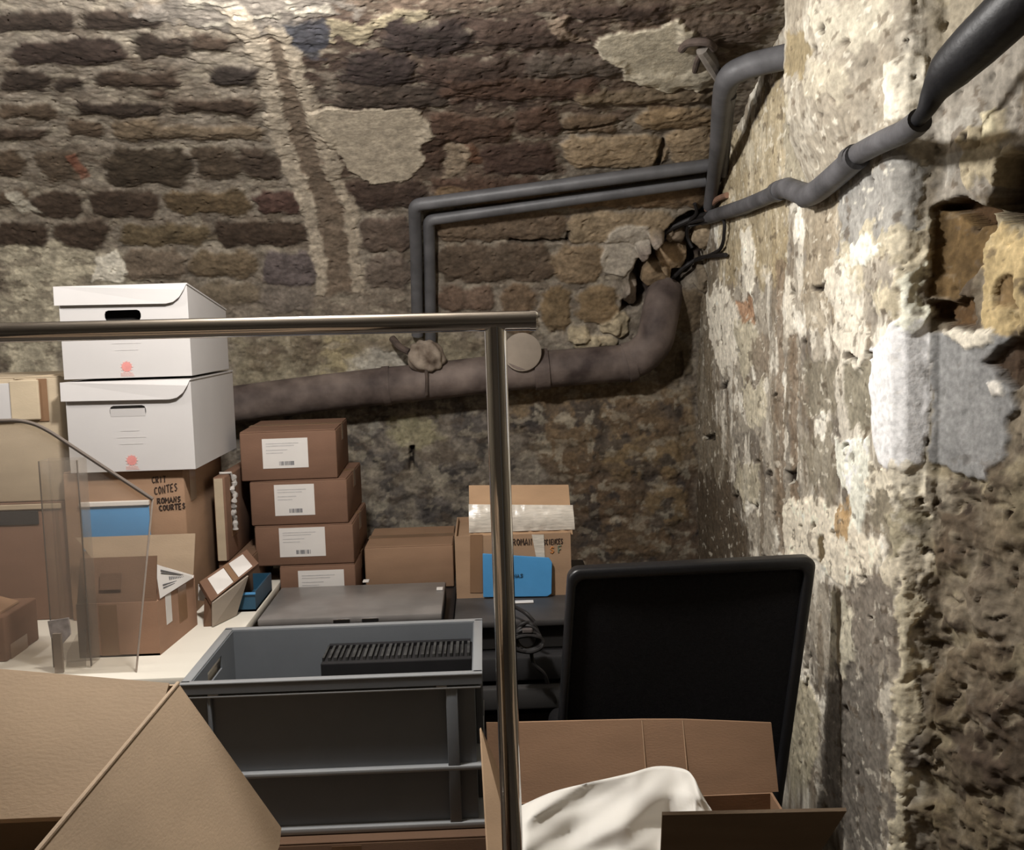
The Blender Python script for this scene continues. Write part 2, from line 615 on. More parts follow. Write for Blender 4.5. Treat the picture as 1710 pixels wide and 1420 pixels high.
    G([(750, 240), (775, 238), (785, 290), (745, 295)], (125, 112, 95), .004, .006, .03, .8)
    G([(540, 118), (565, 120), (560, 165), (520, 165)], (100, 92, 82), 0, .01, .03, .7)
    T1, T2 = (132, 115, 92), (122, 106, 84)
    for s in [(942, 226, 1110, 280, T1), (1114, 212, 1200, 272, T1), (1066, 178, 1195, 212, (120, 102, 78)), (942, 190, 1030, 220, (84, 70, 55)), (960, 150, 1190, 172, (96, 84, 68)),
              (945, 355, 1125, 404, (126, 111, 90)), (728, 352, 945, 402, (90, 76, 62)), (728, 406, 925, 470, (74, 62, 51)), (922, 408, 1012, 472, (112, 96, 76)),
              (730, 476, 830, 520, (82, 66, 55)), (835, 476, 900, 560, (90, 74, 58)), (905, 478, 952, 556, (98, 82, 60)), (962, 482, 1032, 540, (104, 87, 64)), (728, 310, 1180, 345, (98, 80, 60)),
              (600, 360, 690, 420, (74, 62, 54)), (610, 425, 690, 480, (82, 72, 64)), (1090, 560, 1150, 640, (86, 76, 62)), (1130, 480, 1175, 560, (92, 80, 64))]:
        pt.stone(s[0], s[1], s[2], s[3], s[4], .006, .022, .008, .9)
    for q in [[(850, 398), (952, 400), (952, 406), (850, 405)], [(946, 386), (953, 384), (951, 404), (945, 404)], [(1090, 272), (1108, 230), (1112, 240), (1100, 278)], [(940, 214), (1040, 200), (1040, 204), (940, 220)]]:
        G(q, (34, 27, 22), -.012, .003, .008, .9)
    # plaster patches with a broken outline
    G([(508, 184), (560, 178), (640, 180), (690, 178), (722, 205), (716, 232), (698, 250), (706, 275), (682, 300), (612, 306), (582, 285), (566, 255), (530, 222)], (143, 133, 117), .006, .004, .024, 1, .12, flat=.85)
    G([(992, 76), (1030, 52), (1100, 44), (1140, 28), (1172, 58), (1192, 98), (1196, 144), (1100, 150), (1042, 134), (1032, 108)], (155, 147, 130), .006, .004, .024, 1, .15, flat=.8)
    G([(920, 30), (945, 22), (955, 60), (985, 70), (960, 76), (935, 70)], (112, 98, 84), .004, .006, .02, .8)
    G([(1003, 425), (1018, 384), (1046, 368), (1082, 374), (1088, 398), (1066, 430), (1044, 462), (1012, 456)], (152, 144, 132), .006, .004, .014, 1, .15, flat=.8)
    for s in [(948, 545, 985, 570), (985, 560, 1030, 580), (1020, 520, 1050, 560), (960, 560, 1000, 585), (1005, 535, 1035, 555)]:
        pt.stone(*s, (150, 138, 115), .012, .012, .004, .9)
    # the broken-out hole above the drain pipe, with rubble in it
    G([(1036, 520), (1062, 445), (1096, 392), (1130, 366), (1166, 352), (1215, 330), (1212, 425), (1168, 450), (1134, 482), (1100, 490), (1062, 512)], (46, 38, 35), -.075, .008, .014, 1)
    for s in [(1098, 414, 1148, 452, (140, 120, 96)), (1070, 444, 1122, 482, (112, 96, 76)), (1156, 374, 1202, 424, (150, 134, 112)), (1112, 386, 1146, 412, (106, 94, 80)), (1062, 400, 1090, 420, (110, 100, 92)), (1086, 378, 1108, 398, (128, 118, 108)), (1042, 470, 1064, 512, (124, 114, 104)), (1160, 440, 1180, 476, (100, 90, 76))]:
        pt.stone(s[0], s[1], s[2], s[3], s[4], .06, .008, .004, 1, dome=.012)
    # small pits
    pt.hn += -.005 * sstep(.42, .62, fbm(U * 34, V * 40, 3, 201)) + .0015 * fbm(U * 60, V * 70, 3, 300)
    pt.h += pt.hn * pt.r
    pt.col *= np.clip(1 + .38 * fin + .14 * fbm(U * 70, V * 90, 3, 91), .35, 1.8)[..., None]
    # points of the wall
    y = np.interp(V, PS, PY); z = np.interp(V, PS, PZt)
    y2 = np.interp(V + .03, PS, PY); z2 = np.interp(V + .03, PS, PZt)
    y1 = np.interp(V - .03, PS, PY); z1 = np.interp(V - .03, PS, PZt)
    ty, tz = y2 - y1, z2 - z1
    L = np.hypot(ty, tz) + 1e-9
    ny, nz = -tz / L, ty / L
    VX = np.stack([U, y + ny * pt.h, z + nz * pt.h], -1)
    m = wall_material('vault_stone')
    sp = int(np.searchsorted(ss, np.interp(1.42, PZt[:200], PS[:200])))
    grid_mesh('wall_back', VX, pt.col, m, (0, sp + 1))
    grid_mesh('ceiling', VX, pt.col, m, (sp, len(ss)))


# ================================================================== the right-hand wall
XW = 0.75
RP = [(XW, 4.1), (XW, 1.975), (XW + .004, 1.945), (XW + .022, 1.925), (XW + .05, 1.915), (XW + .075, 1.90), (XW + .14, 1.70), (XW + .62, 0.1), (XW + .70, -1.95)]
RX = np.array([a for a, b in RP]); RY = np.array([b for a, b in RP])
RS = np.concatenate([[0], np.cumsum(np.hypot(np.diff(RX), np.diff(RY)))])


def hit_right(px, py):
    r = ray(px, py)
    sl = r.x / r.y
    f = RX - sl * RY
    s = np.nonzero((f[:-1] <= 0) & (f[1:] > 0))[0]
    if len(s) == 0:
        return None
    i = s[0]
    t = -f[i] / (f[i + 1] - f[i])
    y = RY[i] + t * (RY[i + 1] - RY[i])
    return (RS[i] + t * (RS[i + 1] - RS[i]), CAM.z + r.z / r.y * y)


def build_right():
    send = hit_right(1760, 700)[0]
    us = axis((0, send, .0045), (send, RS[-1], .05))
    vs = axis((0, .35, .05), (.35, 2.12, .0036), (2.12, 2.45, .02))
    U, V = np.meshgrid(us, vs)
    pt = Paint(U, V, (164, 156, 142), hit_right, 1.14)
    x = np.interp(U, RS, RX); y = np.interp(U, RS, RY)
    vert = fbm(U * 11, V * 2.2, 5, 5); mid = fbm(U * 8, V * 5, 5, 31); fin = fbm(U * 30, V * 24, 4, 41)
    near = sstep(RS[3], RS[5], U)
    n1 = fbm(U * 5, V * 6, 5, 401, .45); n2 = fbm(U * 6, V * 7, 5, 431, .45); n3 = fbm(U * 15, V * 3.5, 4, 461, .45); n4 = fbm(U * 22, V * 34, 4, 491); n5 = fbm(U * 20, V * 28, 4, 521)
    pt.mix(sstep(.02, .12, n1) * .85, (138, 131, 120))
    pt.mix(sstep(.26, .36, n1) * .8, (112, 104, 94))
    pt.mix(sstep(.14, .20, n2) * .9, (218, 212, 198))
    pt.mix(sstep(.32, .38, n2) * .8, (234, 229, 216))
    pt.mix(sstep(.18, .28, n3) * .7, (116, 104, 88))
    pt.mix(sstep(.22, .28, -n3) * .7, (210, 204, 190))
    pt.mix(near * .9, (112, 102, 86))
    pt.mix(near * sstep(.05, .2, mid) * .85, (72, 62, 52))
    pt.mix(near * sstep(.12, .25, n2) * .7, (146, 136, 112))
    late = (sstep(.40, .47, n4), sstep(.38, .46, n5))
    pt.hn += (.006 + .007 * near) * mid + (.0025 + .0015 * near) * fin
    G = lambda pts, c, h=0.0, soft=.006, warp=.02, op=1.0, var=.25, **k: pt.poly(pts, c, h, max(.0035, soft * .45), warp * 1.1, min(1, op * 1.1), var, **k)
    CR, CR2, GY, BR = (222, 215, 199), (240, 233, 216), (142, 136, 124), (128, 112, 94)
    # darker tone by the corner
    G([(1150, 420), (1200, 430), (1190, 640), (1215, 800), (1250, 940), (1150, 960)], (112, 101, 84), 0, .05, .08, .75)
    G([(1150, 780), (1230, 800), (1260, 940), (1150, 960)], (82, 71, 58), 0, .05, .08, .8)
    G([(1200, 260), (1310, 120), (1310, 470), (1200, 470)], (165, 150, 118), 0, .04, .06, .6)
    G([(1236, 390), (1252, 380), (1262, 430), (1258, 490), (1240, 470)], CR, .004, .01, .03, .9)
    G([(1180, 488), (1215, 480), (1232, 520), (1230, 600), (1205, 630), (1185, 560)], CR, .004, .012, .04, .85)
    G([(1228, 540), (1262, 520), (1270, 600), (1240, 640)], (190, 182, 160), .004, .012, .04, .8)
    G([(1236, 650), (1276, 640), (1280, 700), (1250, 715)], (198, 190, 168), .004, .012, .03, .85)
    G([(1230, 780), (1270, 770), (1265, 850), (1230, 830)], (182, 174, 152), .004, .012, .05, .7)
    G([(1228, 500), (1258, 492), (1262, 540), (1240, 545)], (165, 130, 102), -.004, .008, .02, .8)
    G([(1255, 565), (1285, 560), (1282, 635), (1258, 630)], (138, 126, 110), -.003, .01, .03, .8)
    for q in [[(1296, 440), (1308, 440), (1310, 930), (1296, 930)], [(1318, 560), (1330, 560), (1332, 920), (1320, 920)]]:
        G(q, (126, 110, 92), -.004, .008, .03, .75)
    G([(1312, 460), (1320, 460), (1324, 560), (1314, 560)], CR, 0, .008, .02, .7)
    # upper wall
    G([(1310, -20), (1720, -20), (1720, 60), (1560, 300), (1400, 330), (1310, 330)], (146, 138, 123), 0, .03, .06, .62)
    G([(1310, 0), (1350, 0), (1356, 200), (1340, 330), (1310, 300)], (158, 150, 131), 0, .02, .05, .85)
    G([(1400, 10), (1500, 0), (1490, 60), (1450, 80), (1410, 70)], (176, 169, 152), .003, .012, .05, .8)
    G([(1358, 52), (1394, 48), (1398, 100), (1380, 128), (1356, 118)], (134, 121, 94), -.003, .008, .025, .85)
    G([(1484, 100), (1546, 92), (1552, 170), (1530, 206), (1478, 208), (1478, 150)], (206, 199, 182), .006, .006, .016, .95)
    G([(1385, 118), (1430, 100), (1450, 130), (1430, 170), (1390, 150)], (172, 164, 146), .003, .01, .04, .8)
    G([(1400, 160), (1460, 150), (1470, 215), (1400, 240)], (142, 134, 120), 0, .015, .04, .7)
    G([(1396, 320), (1530, 235), (1540, 380), (1500, 412), (1440, 420), (1400, 408)], (143, 141, 136), .002, .012, .04, .85)  # grey shadow below the pipe, painted into the wall colour
    G([(1400, 410), (1550, 370), (1552, 520), (1490, 540), (1430, 480)], (190, 180, 155), .003, .012, .06, .7)
    G([(1425, 400), (1475, 405), (1450, 440), (1420, 430)], CR2, .003, .006, .03, .85)
    G([(1440, 440), (1490, 430), (1500, 480), (1450, 500)], (150, 143, 132), 0, .012, .04, .8)
    G([(1490, 430), (1540, 420), (1546, 470), (1510, 500), (1494, 480)], (205, 196, 172), .003, .01, .03, .8)
    G([(1345, 340), (1400, 320), (1400, 450), (1380, 560), (1340, 540)], (150, 138, 118), 0, .02, .06, .7)
    G([(1380, 430), (1430, 440), (1440, 520), (1400, 560), (1370, 500)], CR, .003, .012, .06, .7)
    G([(1340, 610), (1392, 596), (1396, 690), (1350, 700)], (128, 121, 106), -.003, .01, .04, .85)
    G([(1395, 560), (1440, 540), (1460, 580), (1440, 610), (1400, 620)], CR, .004, .008, .04, .8)
    G([(1408, 612), (1456, 604), (1456, 718), (1418, 715)], (138, 132, 116), -.004, .006, .02, .9)
    G([(1336, 735), (1390, 720), (1400, 830), (1350, 830)], (136, 128, 112), 0, .015, .06, .8)
    G([(1394, 735), (1452, 722), (1458, 800), (1442, 870), (1448, 935), (1420, 905), (1420, 830), (1400, 790)], CR2, .004, .006, .022, .95)
    G([(1310, 838), (1340, 826), (1400, 850), (1434, 880), (1474, 920), (1444, 982), (1400, 978), (1360, 932), (1310, 932)], (228, 219, 200), .003, .008, .02, .95)
    G([(1362, 898), (1376, 892), (1380, 930), (1368, 945)], (110, 96, 72), -.004, .005, .012, .9)
    G([(1395, 850), (1425, 840), (1424, 895), (1400, 900)], (170, 140, 98), 0, .01, .03, .8)
    G([(1390, 990), (1424, 1022), (1436, 1080), (1412, 1132), (1388, 1110)], (200, 194, 174), .004, .005, .02, .95)
    G([(1420, 985), (1500, 960), (1495, 1100), (1440, 1150), (1425, 1080)], (128, 120, 110), 0, .015, .05, .85)
    G([(1375, 1130), (1480, 1100), (1480, 1420), (1370, 1420)], (116, 110, 102), 0, .02, .06, .85)
    G([(1455, 830), (1530, 790), (1540, 930), (1490, 930)], (172, 164, 140), 0, .02, .05, .8)
    G([(1452, 800), (1500, 780), (1500, 860), (1478, 920), (1455, 870)], (136, 128, 112), -.002, .01, .05, .85)
    G([(1470, 930), (1535, 905), (1545, 1000), (1500, 1010)], (214, 205, 184), .003, .012, .05, .8)
    G([(1500, 965), (1542, 1000), (1532, 1150), (1540, 1210), (1512, 1300), (1524, 1420), (1484, 1420), (1494, 1200)], (212, 203, 178), .005, .008, .03, .92)
    G([(1310, 1150), (1350, 1140), (1372, 1190), (1350, 1330), (1320, 1320)], (176, 168, 145), .003, .01, .04, .8)
    for q in [[(1339, 158), (1346, 158), (1345, 210), (1338, 214)], [(1340, 216), (1362, 205), (1352, 235), (1338, 240)], [(1419, 38), (1424, 38), (1423, 58), (1418, 60)], [(1312, 790), (1330, 785), (1330, 800), (1314, 810)], [(1415, 590), (1432, 596), (1428, 604), (1412, 602)], [(1174, 728), (1195, 726), (1194, 736), (1176, 736)], [(1448, 592), (1460, 590), (1458, 600), (1446, 600)], [(1205, 640), (1215, 640), (1213, 648), (1203, 648)], [(1356, 478), (1380, 470), (1376, 482), (1356, 488)]]:
        G(q, (40, 33, 27), -.014, .003, .010, .95)
    # an irregular near-white patch
    G([(1482, 556), (1500, 530), (1552, 520), (1551, 700), (1545, 770), (1505, 792), (1470, 772), (1454, 690), (1453, 590)], (253, 251, 246), .004, .006, .012, 1, 0, flat=.8)
    G([(1450, 790), (1545, 770), (1542, 850), (1500, 820), (1460, 840)], (228, 220, 200), .002, .01, .04, .8)
    G([(1500, 480), (1552, 430), (1552, 530), (1500, 540)], (236, 230, 212), .002, .01, .03, .8)
    # near the frame edge: stones, a hole and grey cement
    G([(1556, 100), (1700, 60), (1720, 240), (1640, 330), (1560, 330)], (140, 134, 124), 0, .02, .04, .85)
    G([(1560, 200), (1640, 170), (1640, 240), (1580, 300)], (165, 160, 150), .003, .012, .03, .75)
    G([(1600, 230), (1680, 200), (1690, 260), (1660, 300), (1620, 320)], (172, 160, 134), .006, .01, .03, .85)
    G([(1640, 190), (1662, 186), (1668, 220), (1650, 232)], (205, 195, 165), .004, .006, .015, .9)
    G([(1612, 226), (1620, 222), (1620, 240), (1612, 238)], (48, 40, 34), -.01, .003, .006)
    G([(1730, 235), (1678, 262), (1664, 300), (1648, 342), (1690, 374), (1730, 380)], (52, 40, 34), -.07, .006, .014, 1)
    G([(1562, 342), (1592, 328), (1650, 350), (1664, 384), (1640, 402), (1632, 452), (1602, 492), (1556, 502), (1552, 420)], (94, 76, 50), -.012, .006, .012, 1, .3)
    G([(1570, 340), (1600, 326), (1655, 350), (1660, 374), (1625, 372), (1580, 352)], (70, 52, 34), -.04, .006, .010, 1)
    G([(1556, 508), (1600, 494), (1624, 500), (1625, 545), (1590, 548), (1562, 530)], (84, 64, 42), -.03, .005, .012, 1)
    G([(1642, 404), (1680, 376), (1720, 400), (1720, 560), (1660, 560), (1630, 520), (1634, 454)], (176, 157, 118), .004, .008, .03, .95)
    G([(1660, 470), (1690, 455), (1700, 520), (1665, 520)], (112, 92, 64), -.012, .008, .02, .85)
    G([(1552, 556), (1572, 560), (1620, 552), (1690, 562), (1690, 770), (1640, 800), (1590, 790), (1556, 770)], (138, 138, 137), .006, .008, .016, 1, .10, flat=.7)
    G([(1575, 556), (1660, 548), (1665, 572), (1625, 580)], (215, 208, 192), .006, .006, .014, .9)
    G([(1650, 610), (1680, 570), (1730, 560), (1730, 640), (1690, 640)], (72, 58, 46), -.02, .006, .016, 1)  # dark shadow put into the wall colour, over a shallow dip
    G([(1655, 640), (1672, 634), (1680, 655), (1660, 662)], (225, 220, 210), .006, .004, .008, .9)
    for s in [(1545, 800, 1600, 850, (160, 152, 136)), (1560, 850, 1640, 900, (78, 66, 54)), (1640, 790, 1710, 830, (70, 58, 48)), (1550, 900, 1620, 960, (88, 74, 60)), (1650, 850, 1720, 930, (110, 98, 80)), (1580, 980, 1690, 1060, (118, 108, 94)), (1590, 1070, 1700, 1130, (104, 92, 76)), (1540, 1100, 1600, 1170, (96, 84, 66)), (1545, 1170, 1620, 1215, (100, 90, 72)), (1530, 1230, 1590, 1300, (64, 54, 46)), (1590, 1250, 1690, 1320, (78, 66, 56)), (1620, 1140, 1710, 1220, (84, 72, 60)), (1530, 1330, 1600, 1390, (120, 108, 84)), (1610, 1340, 1710, 1420, (112, 100, 80)), (1560, 1390, 1620, 1440, (92, 80, 64))]:
        pt.stone(s[0], s[1], s[2], s[3], s[4], .009, .04, .016, .75, dome=.006)
    for _ in range(70):
        px = random.uniform(1545, 1700); py = random.uniform(800, 1410); r = random.uniform(4, 11)
        pt.stone(px - r, py - r * .7, px + r, py + r * .7, random.choice([(52, 43, 36), (60, 50, 42), (140, 130, 112), (128, 118, 100)]), random.choice([-.008, .003]), .03, .004, .8)
    for _ in range(60):
        px = random.uniform(1200, 1540); py = random.uniform(40, 1380); r = random.uniform(2, 5)
        if px > 1445 and 520 < py < 800:
            continue
        pt.stone(px - r, py - r, px + r, py + r, (58, 48, 40), -.012, .02, .003, .85)
    pt.hn += -.010 * sstep(.42, .6, fbm(U * 30, V * 24, 3, 203)) * (.4 + .4 * near) + .0018 * fbm(U * 70, V * 60, 3, 301)
    pt.h += pt.hn * pt.r
    pt.col *= np.clip(1 + .20 * fin + .12 * fbm(U * 80, V * 60, 3, 93), .35, 1.6)[..., None]
    keep = .35 + .65 * sstep(.2, .9, pt.r)
    pt.mix(late[0] * .5 * keep * (1 - .9 * near), (224, 218, 202))
    pt.mix(late[1] * .65 * keep, (88, 76, 62))
    # the upper part stands proud of the far stretch by a thick coat of plaster
    rr_ = ray(1309, 60)
    ue = RY[0] - (XW - .06) * rr_.y / rr_.x
    ramp = sstep(1.72, 1.95, V)
    pt.h += .06 * ramp * sstep(ue - .006, ue + .006, U + .004 * pt.wa) * (1 - sstep(RS[2] - .25, RS[2], U))
    x2 = np.interp(U + .012, RS, RX); y2 = np.interp(U + .012, RS, RY)
    x1 = np.interp(U - .012, RS, RX); y1 = np.interp(U - .012, RS, RY)
    tx, ty = x2 - x1, y2 - y1
    L = np.hypot(tx, ty) + 1e-9
    nx, ny = ty / L, -tx / L
    VX = np.stack([x + nx * pt.h, y + ny * pt.h, V], -1)
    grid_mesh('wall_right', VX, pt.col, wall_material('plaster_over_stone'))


build_back()
build_right()
M_floor = mat('floor_concrete', rgb(95, 86, 76), .85, 0, .3, 4, .4, 40)
o = MB().box((-3.0, -1.95, -.06), (1.6, 3.9, 0)).build('floor', M_floor); o['kind'] = 'structure'
o = MB().box((-3.1, -1.95, 0), (-3.0, 3.9, 2.4)).build('wall_left', mat('left_plaster', rgb(150, 140, 122), .9, 0, .3, 3, .5, 30)); o['kind'] = 'structure'


# ================================================================== materials of the things
def card(name, c, **k):
    return mat(name, c + (1,), k.pop('rough', .78), 0, k.pop('var', .10), k.pop('scale', 7), k.pop('bump', .12), 140, k.pop('stretch', (1, 1, 3)), .25)


M_card = card('cardboard', (.30, .185, .115))
M_cardbrown = card('brown_cardboard', (.175, .098, .064))
M_carddark = card('dark_cardboard', (.15, .088, .055))
M_cardpale = card('pale_cardboard', (.42, .34, .24))
M_cardnear = card('kraft_cardboard', (.43, .318, .215), scale=5)
M_cardedge = card('cut_cardboard_edge', (.42, .31, .21))
M_tape = mat('parcel_tape', (.22, .13, .075, 1), .28, 0, .1, 9, 0, spec=.5)
M_tapewhite = mat('clear_glossy_tape', (.58, .53, .46, 1), .25, 0, .18, 24, .3, 40, (1, 1, 6), .6)
M_white = mat('white_card', (.52, .50, .49, 1), .55, 0, .03, 6, .05, 60)
M_whitein = mat('white_card_side', (.70, .68, .66, 1), .6, 0, .03, 6, .05, 60)
M_hole = mat('dark_opening', (.012, .010, .009, 1), .9, 0, .1)  # near-black that stands in for the shade inside openings
M_red = mat('faded_red_print', (.62, .25, .23, 1), .6, 0, .1, 60)
M_print = mat('grey_print', (.13, .13, .14, 1), .6, 0, .2, 60)
M_faint = mat('faint_print', (.50, .48, .47, 1), .6, 0, .1, 60)
M_label = mat('white_label', (.66, .63, .60, 1), .5, 0, .05, 10)
M_ink = mat('black_marker', (.035, .02, .014, 1), .7, 0, .2)
M_blue = mat('blue_plastic', (.065, .25, .50, 1), .38, 0, .10, 10, 0, spec=.5)
M_bluedark = mat('dark_blue_plastic', (.02, .07, .12, 1), .4, 0, .2, 8)
M_blueink = mat('ink_on_blue', (.02, .07, .13, 1), .5)
M_orange = mat('orange_print', (.42, .16, .04, 1), .5)
M_green = mat('green_print', (.14, .17, .12, 1), .5)
M_crate = mat('grey_crate_plastic', (.155, .167, .182, 1), .36, 0, .05, 12, .05, 80, spec=.5)
M_cratelip = mat('lit_crate_lip', (.25, .26, .27, 1), .32, 0, .04, 12, 0, spec=.5)  # paler than the body: the rim highlight is in the colour
M_rib = mat('lit_crate_rib', (.30, .31, .32, 1), .4, 0, .05, 12)  # light caught by the ribs is put into this paler grey
M_black = mat('black_plastic', (.014, .013, .014, 1), .35, 0, .2, 12, .05, 60, spec=.5)
M_blackmatte = mat('black_matte', (.012, .011, .012, 1), .8, 0, .3, 12)
M_blackfabric = mat('black_mesh_fabric', (.010, .0095, .0105, 1), .85, 0, .25, 180, .3, 400, spec=.15)
M_blackframe = mat('black_leatherette', (.011, .011, .0125, 1), .38, 0, .2, 20, .1, 200, spec=.4)
M_case = mat('scuffed_grey_case', (.18, .166, .157, 1), .34, 0, .25, 9, .05, 50, spec=.5)
M_tabletop = mat('white_table_laminate', (.70, .66, .58, 1), .45, 0, .04, 5)
M_tableleg = mat('grey_table_metal', (.25, .25, .25, 1), .4, .8)
M_chrome = mat('chrome', (.62, .61, .61, 1), .10, 1.0, .03, 4)
M_pipe = mat('grey_conduit', (.085, .083, .086, 1), .5, 0, .3, 12, .2, 70)
M_pipelight = mat('grey_pipe_insulation', (.095, .093, .098, 1), .55, 0, .35, 14, .4, 60)
M_sleeve = mat('black_insulation', (.011, .011, .013, 1), .5, 0, .3, 12, .3, 50)
M_clay = mat('old_drain_pipe', (.135, .105, .09, 1), .75, 0, .4, 9, .8, 28, mottle=(.04, .027, .024, 1))
M_claycap = mat('drain_pipe_cap', (.30, .25, .20, 1), .8, 0, .2, 10, .4, 40)
M_collar = mat('rusty_collar', (.23, .19, .15, 1), .85, 0, .4, 22, .9, 40, mottle=(.07, .045, .03, 1))
M_rust = mat('rusty_iron', (.07, .05, .04, 1), .85, 0, .4, 30, .5, 60)
M_cable = mat('black_cable', (.014, .012, .012, 1), .6, 0, .3, 30)
M_paper = mat('white_paper', (.80, .78, .73, 1), .6, 0, .03, 5, .1, 30)
M_grey = mat('brushed_grey_band', (.33, .33, .34, 1), .4, .3, .1, 8)


def acrylic():
    m = bpy.data.materials.new('clear_acrylic')
    m.use_nodes = True
    nt = m.node_tree
    out = nt.nodes['Material Output']
    nt.nodes.remove(nt.nodes['Principled BSDF'])
    tr = nt.nodes.new('ShaderNodeBsdfTransparent'); tr.inputs[0].default_value = (.96, .95, .935, 1)
    gl = nt.nodes.new('ShaderNodeBsdfGlossy'); gl.inputs['Roughness'].default_value = .06
    df = nt.nodes.new('ShaderNodeBsdfDiffuse'); df.inputs[0].default_value = (.62, .56, .50, 1)
    lw = nt.nodes.new('ShaderNodeLayerWeight'); lw.inputs[0].default_value = .5
    pw = nt.nodes.new('ShaderNodeMath'); pw.operation = 'POWER'; pw.inputs[1].default_value = 4.0
    nt.links.new(lw.outputs['Facing'], pw.inputs[0])
    fr = nt.nodes.new('ShaderNodeMapRange'); fr.inputs[3].default_value = .025; fr.inputs[4].default_value = .35
    nt.links.new(pw.outputs[0], fr.inputs[0])
    m1 = nt.nodes.new('ShaderNodeMixShader'); m1.inputs[0].default_value = .08
    m2 = nt.nodes.new('ShaderNodeMixShader')
    nt.links.new(tr.outputs[0], m1.inputs[1]); nt.links.new(df.outputs[0], m1.inputs[2])
    nt.links.new(fr.outputs[0], m2.inputs[0])
    nt.links.new(m1.outputs[0], m2.inputs[1]); nt.links.new(gl.outputs[0], m2.inputs[2])
    nt.links.new(m2.outputs[0], out.inputs[0])
    return m


M_acrylic = acrylic()
M_acryliccut = mat('acrylic_cut_edge', (.13, .108, .092, 1), .6, 0, .1, 8, spec=.1)
M_acrylicbright = mat('lit_acrylic_edge', (.72, .69, .66, 1), .3, 0, .05, 8, spec=.6)  # bright tone carries the highlight on an acrylic edge

# ------------------------------------------------------------------ handwriting: strokes on a 1 x 1.4 cell
STROKE = {
    'C': [[(.9, 1.2), (.5, 1.4), (.1, 1.0), (.1, .4), (.5, 0), (.9, .2)]],
    'R': [[(.1, 0), (.1, 1.4), (.7, 1.35), (.85, 1.0), (.6, .7), (.1, .7)], [(.45, .7), (.9, 0)]],
    'I': [[(.5, 0), (.5, 1.4)]],
    'T': [[(.0, 1.4), (1, 1.4)], [(.5, 1.4), (.5, 0)]],
    'O': [[(.5, 1.4), (.1, 1.0), (.1, .4), (.5, 0), (.9, .4), (.9, 1.0), (.5, 1.4)]],
    'N': [[(.1, 0), (.1, 1.4), (.85, 0), (.85, 1.4)]],
    'E': [[(.9, 1.4), (.1, 1.4), (.1, 0), (.9, 0)], [(.1, .7), (.7, .7)]],
    'S': [[(.9, 1.2), (.5, 1.4), (.15, 1.1), (.45, .75), (.85, .4), (.5, 0), (.1, .2)]],
    'M': [[(.0, 0), (.1, 1.4), (.5, .5), (.9, 1.4), (1, 0)]],
    'A': [[(.0, 0), (.5, 1.4), (1, 0)], [(.2, .5), (.8, .5)]],
    'U': [[(.1, 1.4), (.1, .3), (.5, 0), (.85, .3), (.85, 1.4)]],
    'L': [[(.1, 1.4), (.1, 0), (.8, 0)]],
    'F': [[(.1, 0), (.1, 1.4), (.9, 1.4)], [(.1, .7), (.7, .7)]],
    'P': [[(.1, 0), (.1, 1.4), (.7, 1.35), (.85, 1.0), (.6, .7), (.1, .7)]],
    ' ': [],
}


def write(mb, text, o, du, dv, n, h, w=None, pen=.0016, jit=.06, seed=1):
    """strokes of a text starting at o, along du, upwards dv, on a face with normal n"""
    rr = random.Random(seed)
    o, du, dv, n = Vector(o), Vector(du).normalized(), Vector(dv).normalized(), Vector(n).normalized()
    w = w or h * .55
    for i, ch in enumerate(text):
        for st in STROKE.get(ch, []):
            pts = [o + du * (i * w + (x + rr.uniform(-jit, jit)) * w * .78) + dv * ((y + rr.uniform(-jit, jit)) * h / 1.4) + n * .0008 for x, y in st]
            mb.tube(pts, pen, 6)
    return mb


# ------------------------------------------------------------------ cartons
def carton(name, label, cat, base, rz, w, d, h, m, group=None, tape=None, bev=.004, flaps=True):
    """closed cardboard box, base = centre of the front bottom edge, depth runs backwards"""
    t = thing(name, label, cat, base, rz, group, local=True)
    MB().box((-w / 2, 0, 0), (w / 2, d, h - (.003 if flaps else 0)), bev).build('body', m, t, smooth=True, angle=50)
    if flaps:
        g = .0015
        MB().box((-w / 2 + .002, .001, h - .004), (w / 2 - .002, d / 2 - g, h), .001, 1).build('flap', m, t)
        MB().box((-w / 2 + .002, d / 2 + g, h - .004), (w / 2 - .002, d - .001, h), .001, 1).build('flap', m, t)
    if tape:
        b = MB().box((-w / 2 - .0006, d / 2 - .024, h), (w / 2 + .0006, d / 2 + .024, h + .0008))
        b.box((w / 2, d / 2 - .024, h - .05), (w / 2 + .0008, d / 2 + .024, h + .0004))
        b.build('tape', tape, t)
    return t


# ================================================================== white folding table and black work table
TZ, BZ = .745, .68
t = thing('folding_table', 'white table by the left wall carrying cartons and the acrylic stand', 'table', (-1.28, 2.85, 0))
MB().box((-1.92, 2.28, TZ - .03), (-.624, 3.42, TZ), .006).build('tabletop', M_tabletop, t, smooth=True)
for x in (-1.86, -.72):
    for y in (2.36, 3.34):
        MB().tube([(x, y, 0), (x, y, TZ - .03)], .016).build('leg', M_tableleg, t, smooth=True)
t = thing('work_table', 'low black table between grey crate and back wall under the labelled boxes', 'table', (-.37, 3.1, 0))
MB().box((-.606, 2.70, BZ - .03), (-.105, 3.60, BZ), .004).build('tabletop', M_black, t, smooth=True)
for x in (-.58, -.13):
    for y in (2.74, 3.56):
        MB().box((x - .02, y - .02, 0), (x + .02, y + .02, BZ - .03), .003).build('leg', M_black, t)

